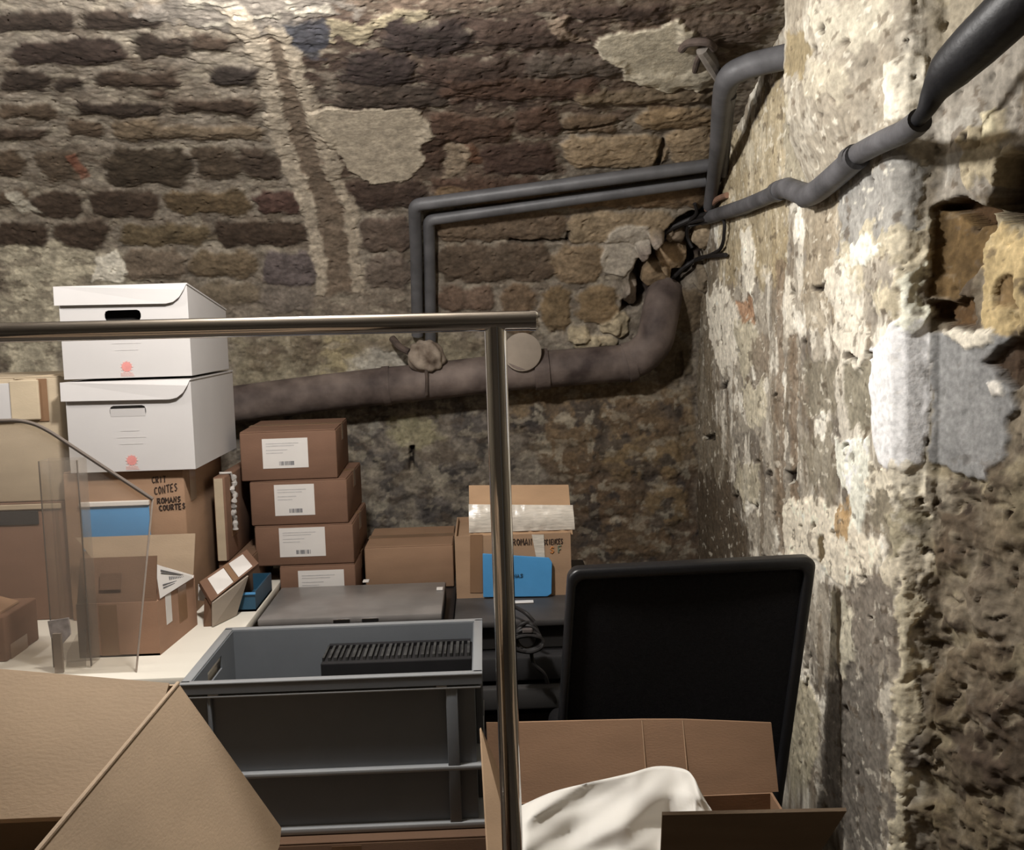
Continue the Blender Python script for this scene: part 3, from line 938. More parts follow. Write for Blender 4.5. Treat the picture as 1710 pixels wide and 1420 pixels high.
# ================================================================== white archive boxes
def archive_box(label, px0, px1, pyt, pyb, Y, d, open_hole, lift, sag=0.0):
    a = P(px0, pyb, Y); b = P(px1, pyb, Y); c = P((px0 + px1) / 2, pyt, Y)
    w = b.x - a.x; base = Vector(((a.x + b.x) / 2, Y, lift)); h = c.z - lift
    t = thing('archive_box', label, 'box', base, 0, 'white archive boxes', local=True)
    W = w / 2
    # front wall with the hand hole cut through it
    hx, hz, hw, hh = 0.0 - .004, h - .077, .046, .014
    b = MB()
    f = .004
    b.box((-W, 0, 0), (W, f, hz - hh)); b.box((-W, 0, hz + hh), (W, f, h - .002))
    b.box((-W, 0, hz - hh), (hx - hw, f, hz + hh)); b.box((hx + hw, 0, hz - hh), (W, f, hz + hh))
    for sx in (-1, 1):
        for sz in (-1, 1):
            cx, cz = hx + sx * hw, hz + sz * hh
            r = hh * .7
            b.prism([(cx, 0, cz), (cx - sx * r, 0, cz), (cx - sx * r * .3, 0, cz - sz * r * .3), (cx, 0, cz - sz * r)], (0, f, 0))
    b.box((-W, d - f, 0), (W, d, h - .002 - sag))
    for xs in (-W, W - f):
        b.prism([(xs, f, 0), (xs, d - f, 0), (xs, d - f, h - .002 - sag), (xs, f, h - .002)], (f, 0, 0))
    b.box((-W + f, f, 0), (W - f, d - f, f))
    b.build('body', M_white, t)
    MB().box((-W + f, .03, f), (W - f, .036, h - .012)).build('hole_backing', M_hole if open_hole else M_whitein, t)  # behind the open hole this panel is blackened in place of shade
    # lid with its tuck flap curved off at the right
    MB().prism([(-W - .005, -.004, h - .003), (-W - .005, d + .002, h - .003 - sag), (-W - .005, d + .002, h + .001 - sag), (-W - .005, -.004, h + .001)], (2 * W + .007, 0, 0)).build('lid', M_white, t)
    L = [(-W - .010, h + .001)]
    L += [(-W - .008, h - .047), (W - .052, h - .050), (W - .034, h - .046), (W - .018, h - .034), (W - .006, h - .016), (W, h - .001)]
    MB().prism([(x, -.011 + .007 * (1 if i in (0, 6) else 0), z) for i, (x, z) in enumerate(L)], (0, .003, 0)).build('lid_flap', M_white, t)
    if not open_hole:
        MB().prism([(hx - hw + .002, -.0005, hz - hh), (hx + hw - .002, -.0005, hz - hh), (hx + hw - .002, -.003, hz + hh * .45), (hx - hw + .002, -.003, hz + hh * .45)], (0, .003, 0)).build('hand_hole_flap', M_white, t)
    b = MB(); rr = random.Random(3)
    b.disc((-.002, -.0004, .028), (0, -1, 0), .0125, .0006)
    b.build('emblem', M_red, t)
    b = MB()
    for k in range(12):
        an = k * math.pi / 6
        c = Vector((-.002 + .0145 * math.cos(an), -.0006, .028 + .0145 * math.sin(an)))
        b.box(c - Vector((.0016, .0003, .0016)), c + Vector((.0016, .0003, .0016)))
    for k in range(3):
        b.box((-.018, -.0008, .004 + k * .0035), (.016 - k * .002, -.0002, .006 + k * .0035))
    b.build('emblem_lettering', mat('pale_red_print', (.68, .46, .43, 1), .6), t)
    b = MB()
    for k, (x0, x1) in enumerate([(-.030, .030), (-.036, .038), (-.026, .022)]):
        b.box((x0, -.0007, .070 + .017 * k), (x1, -.0002, .0715 + .017 * k))
    b.build('printed_lines', M_faint, t)
    return t


BASEZ = P(223, 787, 2.75).z
MIDZ = BASEZ + (P(215, 632, 2.75).z - P(223, 787, 2.75).z)
archive_box('white archive box with its hand hole folded in, under another white one', 118, 327, 636, 787, 2.75, .46, False, BASEZ)
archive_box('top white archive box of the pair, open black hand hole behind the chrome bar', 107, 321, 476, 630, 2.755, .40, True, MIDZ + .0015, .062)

# the carton they stand on, with handwriting and a blue pocket
x0, x1 = P(112, 900, 2.77).x, P(313, 900, 2.77).x
HB = carton('storage_box', 'tall cardboard box with black handwriting under the white archive boxes', 'box', ((x0 + x1) / 2, 2.77, TZ), 0, x1 - x0, .40, BASEZ - TZ - .001, M_card, 'cartons on the white table')
W = (x1 - x0) / 2
b = MB()
px = (P(254, 800, 2.77).x - (x0 + x1) / 2)
zz = lambda py: P(270, py, 2.77).z - TZ
write(b, 'CRIT', (px, 0, zz(806)), (1, 0, .05), (0, 0, 1), (0, -1, 0), .015, .0095, .0014, seed=1)
write(b, 'CONTES', (px + .004, 0, zz(826)), (1, 0, .16), (0, 0, 1), (0, -1, 0), .019, .0105, .0015, seed=2)
write(b, 'ROMANS', (px + .010, 0, zz(841)), (1, 0, .06), (0, 0, 1), (0, -1, 0), .014, .0105, .0018, seed=3)
write(b, 'COURTES', (px + .014, 0, zz(853)), (1, 0, .06), (0, 0, 1), (0, -1, 0), .014, .0100, .0018, seed=4)
b.build('handwriting', M_ink, HB)
bx0, bx1 = P(136, 850, 2.77).x - (x0 + x1) / 2, P(250, 850, 2.77).x - (x0 + x1) / 2
b = MB().box((bx0, -.006, zz(916)), (bx1, -.0005, zz(842)), .003)
b.build('blue_pocket', M_blue, HB, smooth=True)['label'] = 'bright blue plastic document pocket'
b = MB().box((bx0 - .002, -.012, zz(842)), (bx1 + .002, -.0005, zz(834)), .002)
b.build('lit_edge_strip', M_acrylicbright, HB)  # bright strip painting the highlight along the acrylic edge
b = MB().box((x1 - (x0 + x1) / 2, .05, .30), (x1 - (x0 + x1) / 2 + .0008, .11, BASEZ - TZ - .004)).build('tape', M_tape, HB)

# cream carton and the big brown one to the left
cx0, cx1 = -1.42, P(103, 700, 2.80).x
CB = carton('cream_carton', 'cream cardboard box with dark tape stripe, left of the white archive boxes', 'box', ((cx0 + cx1) / 2, 2.80, P(60, 838, 2.80).z), 0, cx1 - cx0, .36, P(60, 629, 2.80).z - P(60, 838, 2.80).z, M_cardpale, 'cartons on the white table')
cc = (cx0 + cx1) / 2
cb = P(60, 838, 2.80).z
q = lambda px, py, Y=2.80: (P(px, py, Y).x - cc, P(px, py, Y).z - cb)
x_0, z_0 = q(66, 704); x_1, z_1 = q(78, 632)
MB().box((x_0, -.003, z_0), (x_1, -.0004, z_1), .001).build('tape', M_tape, CB)
x_0, z_0 = q(-8, 706); x_1, z_1 = q(22, 640)
MB().box((x_0, -.006, z_0), (x_1, -.0004, z_1), .001).build('paper_label', M_white, CB)
x_0, z_0 = q(22, 702); x_1, z_1 = q(65, 634)
MB().box((x_0, -.010, z_0), (x_1, -.0004, z_1), .003).build('envelope', card('buff_paper', (.50, .41, .29)), CB)
x_0, z_0 = q(25, 634); x_1, z_1 = q(103, 627)
MB().prism([(x_0, -.004, z_0), (x_1, .02, z_1 - .004), (x_1, .02, z_1 + .004), (x_0, -.004, z_0 + .006)], (0, .004, 0)).build('lifted_flap', M_cardpale, CB)
GB = carton('brown_box', 'large dark brown box on the white table behind the acrylic column', 'box', ((cx0 + x0 - .004) / 2, 2.79, TZ), 0, x0 - .004 - cx0, .38, cb - TZ - .001, M_cardbrown, 'cartons on the white table')
hh = cb - TZ
gc = (cx0 + x0 - .004) / 2
qg = lambda px, py: P(px, py, 2.79).x - gc
MB().box((-.12, -.004, hh - .058), (qg(65, 865), -.0004, hh - .022), .001).build('black_strip', M_blackmatte, GB)
MB().box((-.15, -.006, hh - .018), (qg(103, 845), -.0004, hh - .004), .002).build('pale_rim', M_cardpale, GB)
bx = min(qg(97, 920), (x0 - .004 - cx0) / 2 - .010)
MB().box((bx, -.0012, .02), (bx + .008, -.0003, hh - .02)).build('dark_seam', M_carddark, GB)

# ================================================================== the open carton with a barcode label
Yf = 2.443
a, bq = P(133, 1100, Yf), P(268, 1100, Yf)
w = bq.x - a.x
h0 = P(200, 1007, Yf).z - TZ
t = thing('open_carton', 'open brown carton with raised front flap and barcode sheet on the white table', 'box', ((a.x + bq.x) / 2, Yf, TZ), 0, 'cartons on the white table')
org = Vector(t['org'])
D = .25; f = .005
X0, X1 = a.x, bq.x
XB = P(331, 1060, Yf + D).x           # the far right corner swings out a little
b = MB()
b.slab([(X0, Yf, TZ), (X1, Yf, TZ), (X1, Yf, TZ + h0), (X0, Yf, TZ + h0)], f, True)
b.slab([(X1, Yf + f, TZ), (XB, Yf + D, TZ), (XB, Yf + D, TZ + h0), (X1, Yf + f, TZ + h0)], f, True)
b.slab([(X0, Yf + D, TZ), (XB, Yf + D, TZ), (XB, Yf + D, TZ + h0), (X0, Yf + D, TZ + h0)], f)
b.slab([(X0, Yf + f, TZ), (X0, Yf + D, TZ), (X0, Yf + D, TZ + h0), (X0, Yf + f, TZ + h0)], f)
b.slab([(X0, Yf, TZ), (X1, Yf, TZ), (XB, Yf + D, TZ), (X0, Yf + D, TZ)], f)
b.build('body', card('warm_cardboard', (.31, .185, .122)), t)
fz = P(198, 932, Yf + .02).z
b = MB().slab([(X0 + .002, Yf + .002, TZ + h0), (X1 - .002, Yf + .002, TZ + h0), (P(262, 934, Yf + .03).x, Yf + .03, fz), (P(134, 932, Yf + .03).x, Yf + .03, fz)], .004, True)
fl = b.build('front_flap', M_carddark, t)
p0, p1 = P(166, 986, Yf + .004), P(203, 957, Yf + .014)
MB().slab([(p0.x, p0.y, p0.z), (p1.x, p0.y, p0.z), (p1.x, p1.y, p1.z), (p0.x, p1.y, p1.z)], .001, True).build('faded_mark', card('faded_stamp', (.11, .062, .038)), t)
bzt = P(250, 895, Yf + D + .01).z
MB().slab([(X0 - .01, Yf + D - .002, TZ + h0), (XB - .002, Yf + D - .002, TZ + h0), (P(327, 895, Yf + D + .02).x, Yf + D + .02, bzt), (P(127, 898, Yf + D + .02).x, Yf + D + .02, bzt)], .004).build('back_flap', card('light_flap_board', (.36, .27, .185)), t)
A = Vector((X1 + .001, Yf + .012, TZ + h0)); B = Vector((XB, Yf + D - .004, TZ + h0 + .004))
Cc = P(324, 966, Yf + D - .03); Dd = P(256, 940, Yf + .05)
side = MB().slab([A, B, Cc, Dd], .004).build('side_flap', M_cardbrown, t)
n = (B - A).cross(Dd - A).normalized()
if n.y > 0:
    n = -n
mixq = lambda u, v: (A * (1 - u) + B * u) * (1 - v) + (Dd * (1 - u) + Cc * u) * v
MB().slab([mixq(.02, .02) + n * .0015, mixq(.97, .02) + n * .0015, mixq(.97, .98) + n * .0015, mixq(.02, .98) + n * .0015], .0012).build('barcode_sheet', M_label, t)
b = MB()
for k in range(9):
    u = .30 + .045 * k
    b.slab([mixq(u, .48) + n * .003, mixq(u + .022, .48) + n * .003, mixq(u + .022, .62) + n * .003, mixq(u, .62) + n * .003], .0008)
for k, v in enumerate((.25, .34, .72, .80)):
    b.slab([mixq(.12, v) + n * .003, mixq(.62 + .06 * (k % 2), v) + n * .003, mixq(.62 + .06 * (k % 2), v + .035) + n * .003, mixq(.12, v + .035) + n * .003], .0008)
b.build('barcode', M_print, t)
# tapes on the right-hand side and the front
dx = lambda s: X1 + (XB - X1) * s
tape_side = lambda s0, s1, z0, z1: [(dx(s0) + .0006, Yf + D * s0, z0), (dx(s1) + .0006, Yf + D * s1, z0), (dx(s1) + .0006, Yf + D * s1, z1), (dx(s0) + .0006, Yf + D * s0, z1)]
MB().slab(tape_side(.20, .34, TZ + h0 * .45, TZ + h0), .0008, True).build('label_tail', M_label, t)
MB().slab(tape_side(.52, .74, TZ + h0 * .30, TZ + h0), .0008, True).build('tape', M_tape, t)
MB().box((X0 + w * .28, Yf - .0008, TZ + .004), (X0 + w * .50, Yf - .0001, TZ + h0 - .004)).build('tape', M_tape, t)

# ================================================================== tilted carton at the left frame edge
a = PZ(-52, 1128, TZ); a = Vector((-1.262, 2.36, TZ)); bq = PZ(66, 1068, TZ)
dirv = (bq - PZ(12, 1106, TZ)); dirv.z = 0; dirv.normalize()
rz = math.atan2(dirv.y, dirv.x)
p = PZ(12, 1106, TZ)
wl = (bq - p).length
TB = carton('small_carton', 'small brown carton set askew at the table front, left of acrylic column', 'box', p + dirv * (wl / 2), rz, wl, .30, P(62, 998, bq.y).z - TZ, M_cardbrown, 'cartons on the white table', flaps=False)
hh = P(62, 998, bq.y).z - TZ
MB().prism([(-wl / 2, .02, hh), (wl / 2 - .05, .02, hh + .002), (wl / 2 - .05, .16, hh + .045), (-wl / 2, .16, hh + .05)], (0, .002, .004)).build('flap', M_card, TB)
MB().box((-wl / 2 + .02, -.0008, .0), (-wl / 2 + .11, -.0002, .035)).build('tape', M_tape, TB)
MB().prism([(-wl / 2 + .005, .05, hh), (-wl / 2 - .0, .05, hh + .16), (-wl / 2 - .05, .05, hh + .16), (-wl / 2 - .06, .05, hh)], (0, .004, 0)).build('side_flap', M_card, TB)

# ================================================================== clear acrylic stand
Ya = 2.325
t = thing('acrylic_stand', 'clear acrylic display stand on the white table front edge', 'display stand', (P(120, 1120, Ya).x, Ya, TZ))
out = [(-90, 703), (0, 703), (30, 702), (58, 708), (85, 722), (112, 740), (255, 834), (228, 1124), (-90, 1140)]
pts = [P(x, y, Ya) for x, y in out]
pts[-1].z = TZ + .002; pts[-2].z = TZ + .002
MB().prism(pts, (0, .004, 0)).build('front_panel', M_acrylic, t)
edge = [P(x, y, Ya - .001) for x, y in out[:7]]
MB().tube(elbow(edge, .02, 4), .0042, 8).build('top_edge', M_acryliccut, t)
MB().tube([pts[6] - Vector((0, .001, 0)), pts[7] - Vector((0, .001, 0))], .0022, 8).build('side_edge', card('side_edge_acrylic', (.42, .35, .30)), t)
p0, p1 = P(66, 770, Ya + .05), P(131, 770, Ya + .05)
b = MB()
for (xa, xb) in [((p0.x), (p1.x))]:
    b.box((xa, Ya + .045, TZ + .004), (xb, Ya + .049, p0.z)); b.box((xa, Ya + .095, TZ + .004), (xb, Ya + .099, p0.z))
    b.box((xa, Ya + .049, TZ + .004), (xa + .004, Ya + .095, p0.z)); b.box((xb - .004, Ya + .049, TZ + .004), (xb, Ya + .095, p0.z))
b.build('column', M_acrylic, t)
b = MB()
for x in (p0.x + .001, p1.x - .001):
    b.tube([(x, Ya + .043, TZ + .004), (x, Ya + .043, p0.z)], .0015, 6)
b.build('column_edge', M_acryliccut, t)
p2 = P(100, 1050, Ya + .03)
b = MB()
b.prism([(p2.x - .022, Ya + .02, p2.z + .02), (p2.x + .024, Ya + .02, p2.z + .026), (p2.x + .026, Ya + .02, p2.z - .012), (p2.x + .006, Ya + .02, p2.z - .034), (p2.x - .018, Ya + .02, p2.z - .016)], (0, .006, 0))
b.build('clip', mat('clear_clip', (.42, .39, .40, 1), .25, 0, .35, 60, .2, 60), t)
b = MB()
b.box((P(86, 1100, Ya).x, Ya + .012, TZ + .001), (P(100, 1100, Ya).x, Ya + .020, P(86, 1062, Ya).z))
b.build('foot', card('tinted_acrylic_foot', (.26, .21, .17)), t)
MB().prism([P(110, 1115, Ya + .03), P(143, 1115, Ya + .03), P(143, 1050, Ya + .03), P(128, 1060, Ya + .03), P(112, 1090, Ya + .03)], (0, .004, 0)).build('side_fin', M_acrylic, t)
# ================================================================== slim carton, dark carton under it, plastic strip
sx0, sx1 = P(359, 870, 2.96).x, P(379, 870, 2.96).x
zb, zt = P(370, 938, 2.96).z, P(370, 797, 2.96).z
DB = carton('dark_carton', 'dark low carton under the slim upright box beside the archive boxes', 'box', ((sx0 - .68) / 2 , 2.97, TZ), 0, abs(sx0 + .68), .34, zb - TZ - .001, M_carddark, 'cartons on the white table')
SB = carton('slim_box', 'slim upright brown box between white archive boxes and labelled stack', 'box', ((sx0 + sx1) / 2, 2.96, zb), 0, sx1 - sx0, .34, zt - zb, M_cardbrown, 'cartons on the white table', flaps=False)
MB().box((-(sx1 - sx0) / 2 + .003, -.002, .002), ((sx1 - sx0) / 2 - .006, -.0004, zt - zb - .004), .001).build('lit_face', M_cardpale, SB)  # pale strip puts the light on the front face into colour
MB().box(((sx1 - sx0) / 2, .05, .06), ((sx1 - sx0) / 2 + .001, .12, zt - zb - .01), .0005).build('tape', M_tape, SB)
b = MB()
rr = random.Random(5)
px_ = (sx1 - sx0) / 2 + .004
path = [(px_ + rr.uniform(0, .008), .06 + rr.uniform(-.01, .01), zt - zb - .004 - k * .014) for k in range(12)]
b.tube(bez(path, 3), [.004 + .005 * abs(math.sin(i * .9)) for i in range(34)], 8)
b.tube([(-.01, .05, zt - zb + .004), (px_, .06, zt - zb + .003), (px_ + .004, .065, zt - zb - .02)], .004, 8)
b.build('plastic_wrap', mat('crumpled_clear_plastic', (.40, .38, .36, 1), .12, .1, .4, 60, .4, 60), SB)

# ================================================================== tilted carton with two white labels
t = thing('tilted_carton', 'tilted open carton with two white labels beside grey crate', 'box', (P(350, 1048, 2.62).x, 2.70, TZ))
A = P(333, 972, 2.73); B = P(412, 918, 2.93); Cq = P(432, 941, 2.86); Dq = P(353, 1005, 2.66)
dn = (B - A).cross(Dq - A).normalized()
if dn.z > 0:
    dn = -dn
dn2 = Vector((0, 0, -1))
MB().prism([A, B, Cq, Dq], dn * .012).build('lid', M_cardbrown, t)
mq = lambda u, v: (A * (1 - u) + B * u) * (1 - v) + (Dq * (1 - u) + Cq * u) * v - dn * .001
b = MB()
b.slab([mq(.14, .10), mq(.46, .12), mq(.46, .94), mq(.14, .94)], .0012, False)
lab1 = b.build('label', M_label, t)
MB().slab([mq(.58, .08), mq(.88, .10), mq(.88, .92), mq(.58, .92)], .0012, False).build('label', M_label, t)
MB().slab([mq(.47, .04), mq(.57, .04), mq(.57, .96), mq(.47, .96)], .0012, False).build('tape', M_tape, t)
E1 = P(356, 1047, 2.66); E2 = P(396, 1042, 2.76); F2 = P(415, 962, 2.79)
E1.z = max(E1.z, TZ + .002); E2.z = max(E2.z, TZ + .002)
MB().slab([Dq + Vector((.004, 0, -.004)), F2, E2, E1], .004).build('front_panel', card('greyish_board', (.33, .28, .23)), t)
MB().prism([P(341, 1000, 2.70), P(353, 1006, 2.67), P(353, 1048, 2.67), P(340, 1048, 2.67)], (0, .01, 0)).build('corner_post', M_carddark, t)
MB().slab([P(331, 976, 2.75), P(343, 985, 2.75), P(345, 1004, 2.75), P(331, 1003, 2.75)], .003).build('white_sheet', M_label, t)
# ================================================================== blue binder on the black table
t = thing('blue_tray', 'dark blue plastic tray on the white table behind grey crate back corner', 'tray', (P(396, 1030, 2.72).x, 2.72, TZ))
c = P(392, 1000, 2.84)
tp = P(403, 984, 2.84).z
b = MB()
b.box((c.x - .012, 2.80, TZ + .0005), (-.628, 3.02, TZ + .006)); b.box((c.x - .012, 2.80, TZ + .0005), (-.628, 2.804, tp)); b.box((c.x - .012, 3.016, TZ + .0005), (-.628, 3.02, tp)); b.box((c.x - .012, 2.804, TZ + .0005), (c.x - .008, 3.016, tp)); b.box((-.632, 2.804, TZ + .0005), (-.628, 3.016, tp))
b.build('body', M_bluedark, t)
MB().box((c.x - .014, 2.795, tp - .006), (-.626, 2.801, tp), .001, 1).build('rim', M_blue, t)

# ================================================================== stack of four labelled boxes, one behind
def labelled(label, l, r, top, bot, Y, rz, lab, zb, zt, m=M_cardbrown, d=.36):
    a = P(l, bot, Y); bq = P(r, bot, Y)
    t = carton('labelled_box', label, 'box', ((a.x + bq.x) / 2, Y, zb), rz, bq.x - a.x, d, zt - zb, m, 'labelled brown boxes', tape=M_tape)
    c = (a.x + bq.x) / 2
    L0 = P(lab[0], lab[3], Y); L1 = P(lab[2], lab[1], Y)
    z0 = max(L0.z - zb, .006)
    x0, x1, z1 = L0.x - c, L1.x - c, min(L1.z - zb, zt - zb - .008)
    lb = MB().box((x0, -.0012, z0), (x1, -.0002, z1)).build('label', M_label, t)
    b = MB()
    bw = (x1 - x0)
    for k in range(11):
        xx = x0 + bw * (.36 + .030 * k)
        b.box((xx, -.0018, z0 + .008), (xx + bw * random.choice([.010, .018, .024]), -.0012, z0 + .020))
    sub(lb, b.build('barcode', M_print, t))
    b = MB()
    hL = z1 - z0
    for k, (u0, u1, v) in enumerate([(.08, .80, .82), (.08, .70, .74), (.08, .55, .60), (.08, .45, .50)]):
        b.box((x0 + bw * u0, -.0017, z0 + hL * v), (x0 + bw * u1, -.0012, z0 + hL * (v + .035)))
    sub(lb, b.build('printed_lines', M_faint, t))
    return t


z0 = BZ + .001
zs = [z0, P(530, 943, 3.10).z, P(510, 876, 3.10).z, P(505, 801, 3.10).z, P(490, 719, 3.10).z]
labelled('lowest of the four labelled boxes, half hidden by the grey flat case', 470, 596, 943, 1015, 3.10, 0, (500, 951, 574, 1004), zs[0], zs[1] - .001)
labelled('third labelled box from the top, right above the lowest one', 428, 592, 876, 943, 3.10, 0, (468, 878, 542, 931), zs[1], zs[2] - .001)
labelled('second labelled box from the top, label just right of centre', 420, 582, 801, 876, 3.10, 0, (460, 808, 524, 862), zs[2], zs[3] - .001)
labelled('top labelled box, turned slightly, under the sloping drain pipe', 404, 564, 719, 801, 3.10, .035, (440, 731, 513, 783), zs[3], zs[4])
bx0, bx1 = P(440, 760, 3.22).x, P(597, 760, 3.5).x

t = carton('plain_box', 'plain light brown box between labelled stack and box with blue pocket', 'box', ((P(610, 960, 3.24).x + P(758, 960, 3.24).x) / 2, 3.24, BZ + .001), 0, P(758, 960, 3.24).x - P(610, 960, 3.24).x, .30, P(680, 917, 3.2).z - BZ, M_card, tape=M_tape)

# ================================================================== scuffed flat case
t = thing('flat_case', 'flat grey case with scuffed lid just behind the grey crate', 'case', (P(590, 1030, 2.74).x, 2.74, BZ))
a0, a1 = P(432, 1030, 2.74).x, P(738, 1030, 2.74).x
ct = PZ(590, 977, .742)
a1 = min(a1, -.109)
MB().box((a0, 2.73, BZ), (a1, 3.06, .722), .006).build('body', M_black, t, smooth=True)
MB().box((a0 - .002, 2.728, .722), (a1, 3.065, .742), .005).build('lid', M_case, t, smooth=True)
for px in (570, 618):
    p = P(px, 1026, 2.727)
    MB().box((p.x - .022, 2.722, .716), (p.x + .022, 2.729, .736), .002).build('latch', M_chrome, t, smooth=True)
for px, py in ((612, 972), (735, 985)):
    p = PZ(px, py, .742)
    MB().box((p.x - .010, p.y - .012, .7425), (p.x + .008, p.y + .012, .747), .001).build('sticker', M_label, t)

# ================================================================== black office machine with the pocketed box on it
t = thing('office_machine', 'black office machine with ledged front between crate and chair', 'machine', (.09, 2.72, 0))
MZ = .712
b = MB().box((-.098, 2.76, 0), (.30, 3.40, MZ - .018), .006); b.build('body', M_black, t, smooth=True)
MB().box((-.10, 2.735, MZ - .018), (.305, 3.42, MZ), .005).build('top', mat('paler_black_top', (.050, .046, .045, 1), .5, 0, .3, 10, .05, 60), t, smooth=True)  # top a paler black than the body
MB().box((-.098, 2.70, .56), (.30, 2.76, .625), .008).build('paper_tray', mat('dark_grey_plastic', (.030, .029, .030, 1), .4), t, smooth=True)
MB().box((-.098, 2.68, .49), (.30, 2.76, .548), .006).build('paper_tray', mat('lit_grey_plastic', (.045, .043, .042, 1), .45), t, smooth=True)  # light on this ledge is put into its paler grey
MB().box((-.09, 2.71, .25), (.29, 2.76, .47), .006).build('front_door', mat('brown_black_plastic', (.022, .014, .014, 1), .5), t, smooth=True)
b = MB()
b.box((-.09, 2.757, .632), (.29, 2.762, .676)); b.build('paper_slot', M_hole, t)
t = thing('cable_coil', 'coiled black cable hanging at the black machine front beside the chrome post', 'cable', tuple(P(880, 1062, 2.65)))
b = MB()
c0 = P(880, 1062, 2.645)
rr = random.Random(8)
for k in range(5):
    pts = [c0 + Vector((math.cos(a_) * (.028 + .003 * k), -.004 * k + rr.uniform(-.004, .004), math.sin(a_) * (.034 - .003 * k) - .004 * k)) for a_ in np.linspace(0, 2 * math.pi, 15)]
    b.tube(bez(pts, 3), .0052, 8)
b.tube(bez([c0 + Vector((.02, .02, .03)), c0 + Vector((.0, .03, .05)), c0 + Vector((-.02, .07, .053)), c0 + Vector((-.05, .12, .056))], 5), .0052, 8)
b.tube(bez([c0 + Vector((.01, 0, -.03)), c0 + Vector((.014, -.004, -.07)), c0 + Vector((.04, .0, -.10)), c0 + Vector((.05, .01, -.13))], 5), .0052, 8)
b.build('loops', M_cable, t, smooth=True)
MB().box(c0 + Vector((-.012, -.022, .012)), c0 + Vector((.014, -.010, .024)), .003).build('plug', mat('plug_grey', (.10, .085, .08, 1), .4), t)

Yb = 2.98
l_, r_ = P(761, 950, Yb).x, P(954, 950, Yb).x
zt = P(860, 893, Yb).z
PBX = thing('pocket_box', 'open cardboard box with blue plastic pocket and white tape behind the chrome post', 'box', ((l_ + r_) / 2, Yb, MZ))
b = MB(); d_ = .30; f = .005
b.box((l_, Yb, MZ), (r_, Yb + f, zt)); b.box((l_, Yb + d_ - f, MZ), (r_, Yb + d_, zt)); b.box((l_, Yb + f, MZ), (l_ + f, Yb + d_ - f, zt)); b.box((r_ - f, Yb + f, MZ), (r_, Yb + d_ - f, zt)); b.box((l_ + f, Yb + f, MZ), (r_ - f, Yb + d_ - f, MZ + f))
b.box((l_ + f, Yb + f, zt - .02), (r_ - f, Yb + d_ - f, zt - .014))
b.build('body', card('tan_cardboard', (.33, .215, .135)), PBX)
A = P(784, 887, Yb + .03); B = P(956, 887, Yb + .03); Cq = P(949, 810, Yb + .07); Dq = P(783, 811, Yb + .07)
A.z = B.z = zt - .012
MB().slab([A, B, Cq, Dq], .004).build('raised_flap', card('lit_cardboard', (.42, .27, .16)), PBX)  # paler copy of the box card, with light painted onto the flap
mq = lambda u, v: (A * (1 - u) + B * u) * (1 - v) + (Dq * (1 - u) + Cq * u) * v
tn = Vector((0, -1, .2)).normalized()
b = MB()
NU = 40
vs, fs = [], []
rr = random.Random(4)
for i in range(NU + 1):
    u = -.005 + 1.03 * i / NU
    for j in range(7):
        v = .10 + (.54 - .05 * u) * (j / 6)
        bulge = .006 + .010 * math.sin(math.pi * j / 6) + rr.uniform(-.0025, .0025)
        vs.append(mq(u, v) + tn * bulge)
for i in range(NU):
    for j in range(6):
        fs.append((i * 7 + j, (i + 1) * 7 + j, (i + 1) * 7 + j + 1, i * 7 + j + 1))
ring0 = len(vs)
vs += [v - tn * .006 for v in vs]
for i in range(NU):
    for j in range(6):
        q_ = (i * 7 + j, i * 7 + j + 1, (i + 1) * 7 + j + 1, (i + 1) * 7 + j)
        fs.append(tuple(k + ring0 for k in q_))
for i in range(NU):
    for j in (0, 6):
        fs.append((i * 7 + j, (i + 1) * 7 + j, (i + 1) * 7 + j + ring0, i * 7 + j + ring0))
for j in range(6):
    for i in (0, NU):
        fs.append((i * 7 + j, i * 7 + j + 1, i * 7 + j + 1 + ring0, i * 7 + j + ring0))
b.add(vs, fs).build('tape_band', M_tapewhite, PBX, smooth=True)
b = MB()
b2 = MB()
write(b, 'ROMAN', P(856, 911, Yb), (1, 0, 0), (0, 0, 1), (0, -1, 0), .018, .0115, .0017, seed=6)
write(b2, 'SCIENCES', P(908, 910, Yb), (1, 0, .02), (0, 0, 1), (0, -1, 0), .015, .0070, .0016, seed=7)
b.build('handwriting', M_ink, PBX)
b2.build('handwriting', M_ink, PBX)
write(MB(), 'S', P(919, 924, Yb), (1, 0, 0), (0, 0, 1), (0, -1, 0), .017, .014, .0022, seed=8).build('orange_letter', M_orange, PBX)
write(MB(), 'F', P(932, 923, Yb), (1, 0, .2), (0, 0, 1), (0, -1, 0), .018, .014, .0022, seed=9).build('green_letter', M_green, PBX)
MB().slab([P(888, 893, Yb - .001), P(908, 893, Yb - .001), P(910, 935, Yb - .001), P(896, 935, Yb - .001)], .0012, True).build('white_tape', M_tapewhite, PBX)
MB().slab([P(785, 893, Yb - .001), P(806, 893, Yb - .001), P(806, 990, Yb - .001), P(785, 990, Yb - .001)], .0010, True).build('tape', M_tape, PBX)
pk = [P(806, 925, Yb - .008), P(917, 932, Yb - .014), P(922, 940, Yb - .016), P(921, 992, Yb - .024), P(914, 1000, Yb - .024), P(807, 998, Yb - .014)]
for p in pk:
    p.z = max(p.z, MZ + .003)
bp = MB().prism(pk, (0, .006, 0), .0012).build('blue_pocket', M_blue, PBX)
bp['label'] = 'bright blue plastic document pocket'
b = MB()
write(b, 'ANAS', P(852, 965, Yb - .018), (1, 0, 0), (0, 0, 1), (0, -1, 0), .010, .0095, .0012, seed=11)
b.build('pocket_lettering', M_blueink, PBX)
pt_ = PZ(864, 1006, MZ + .002)
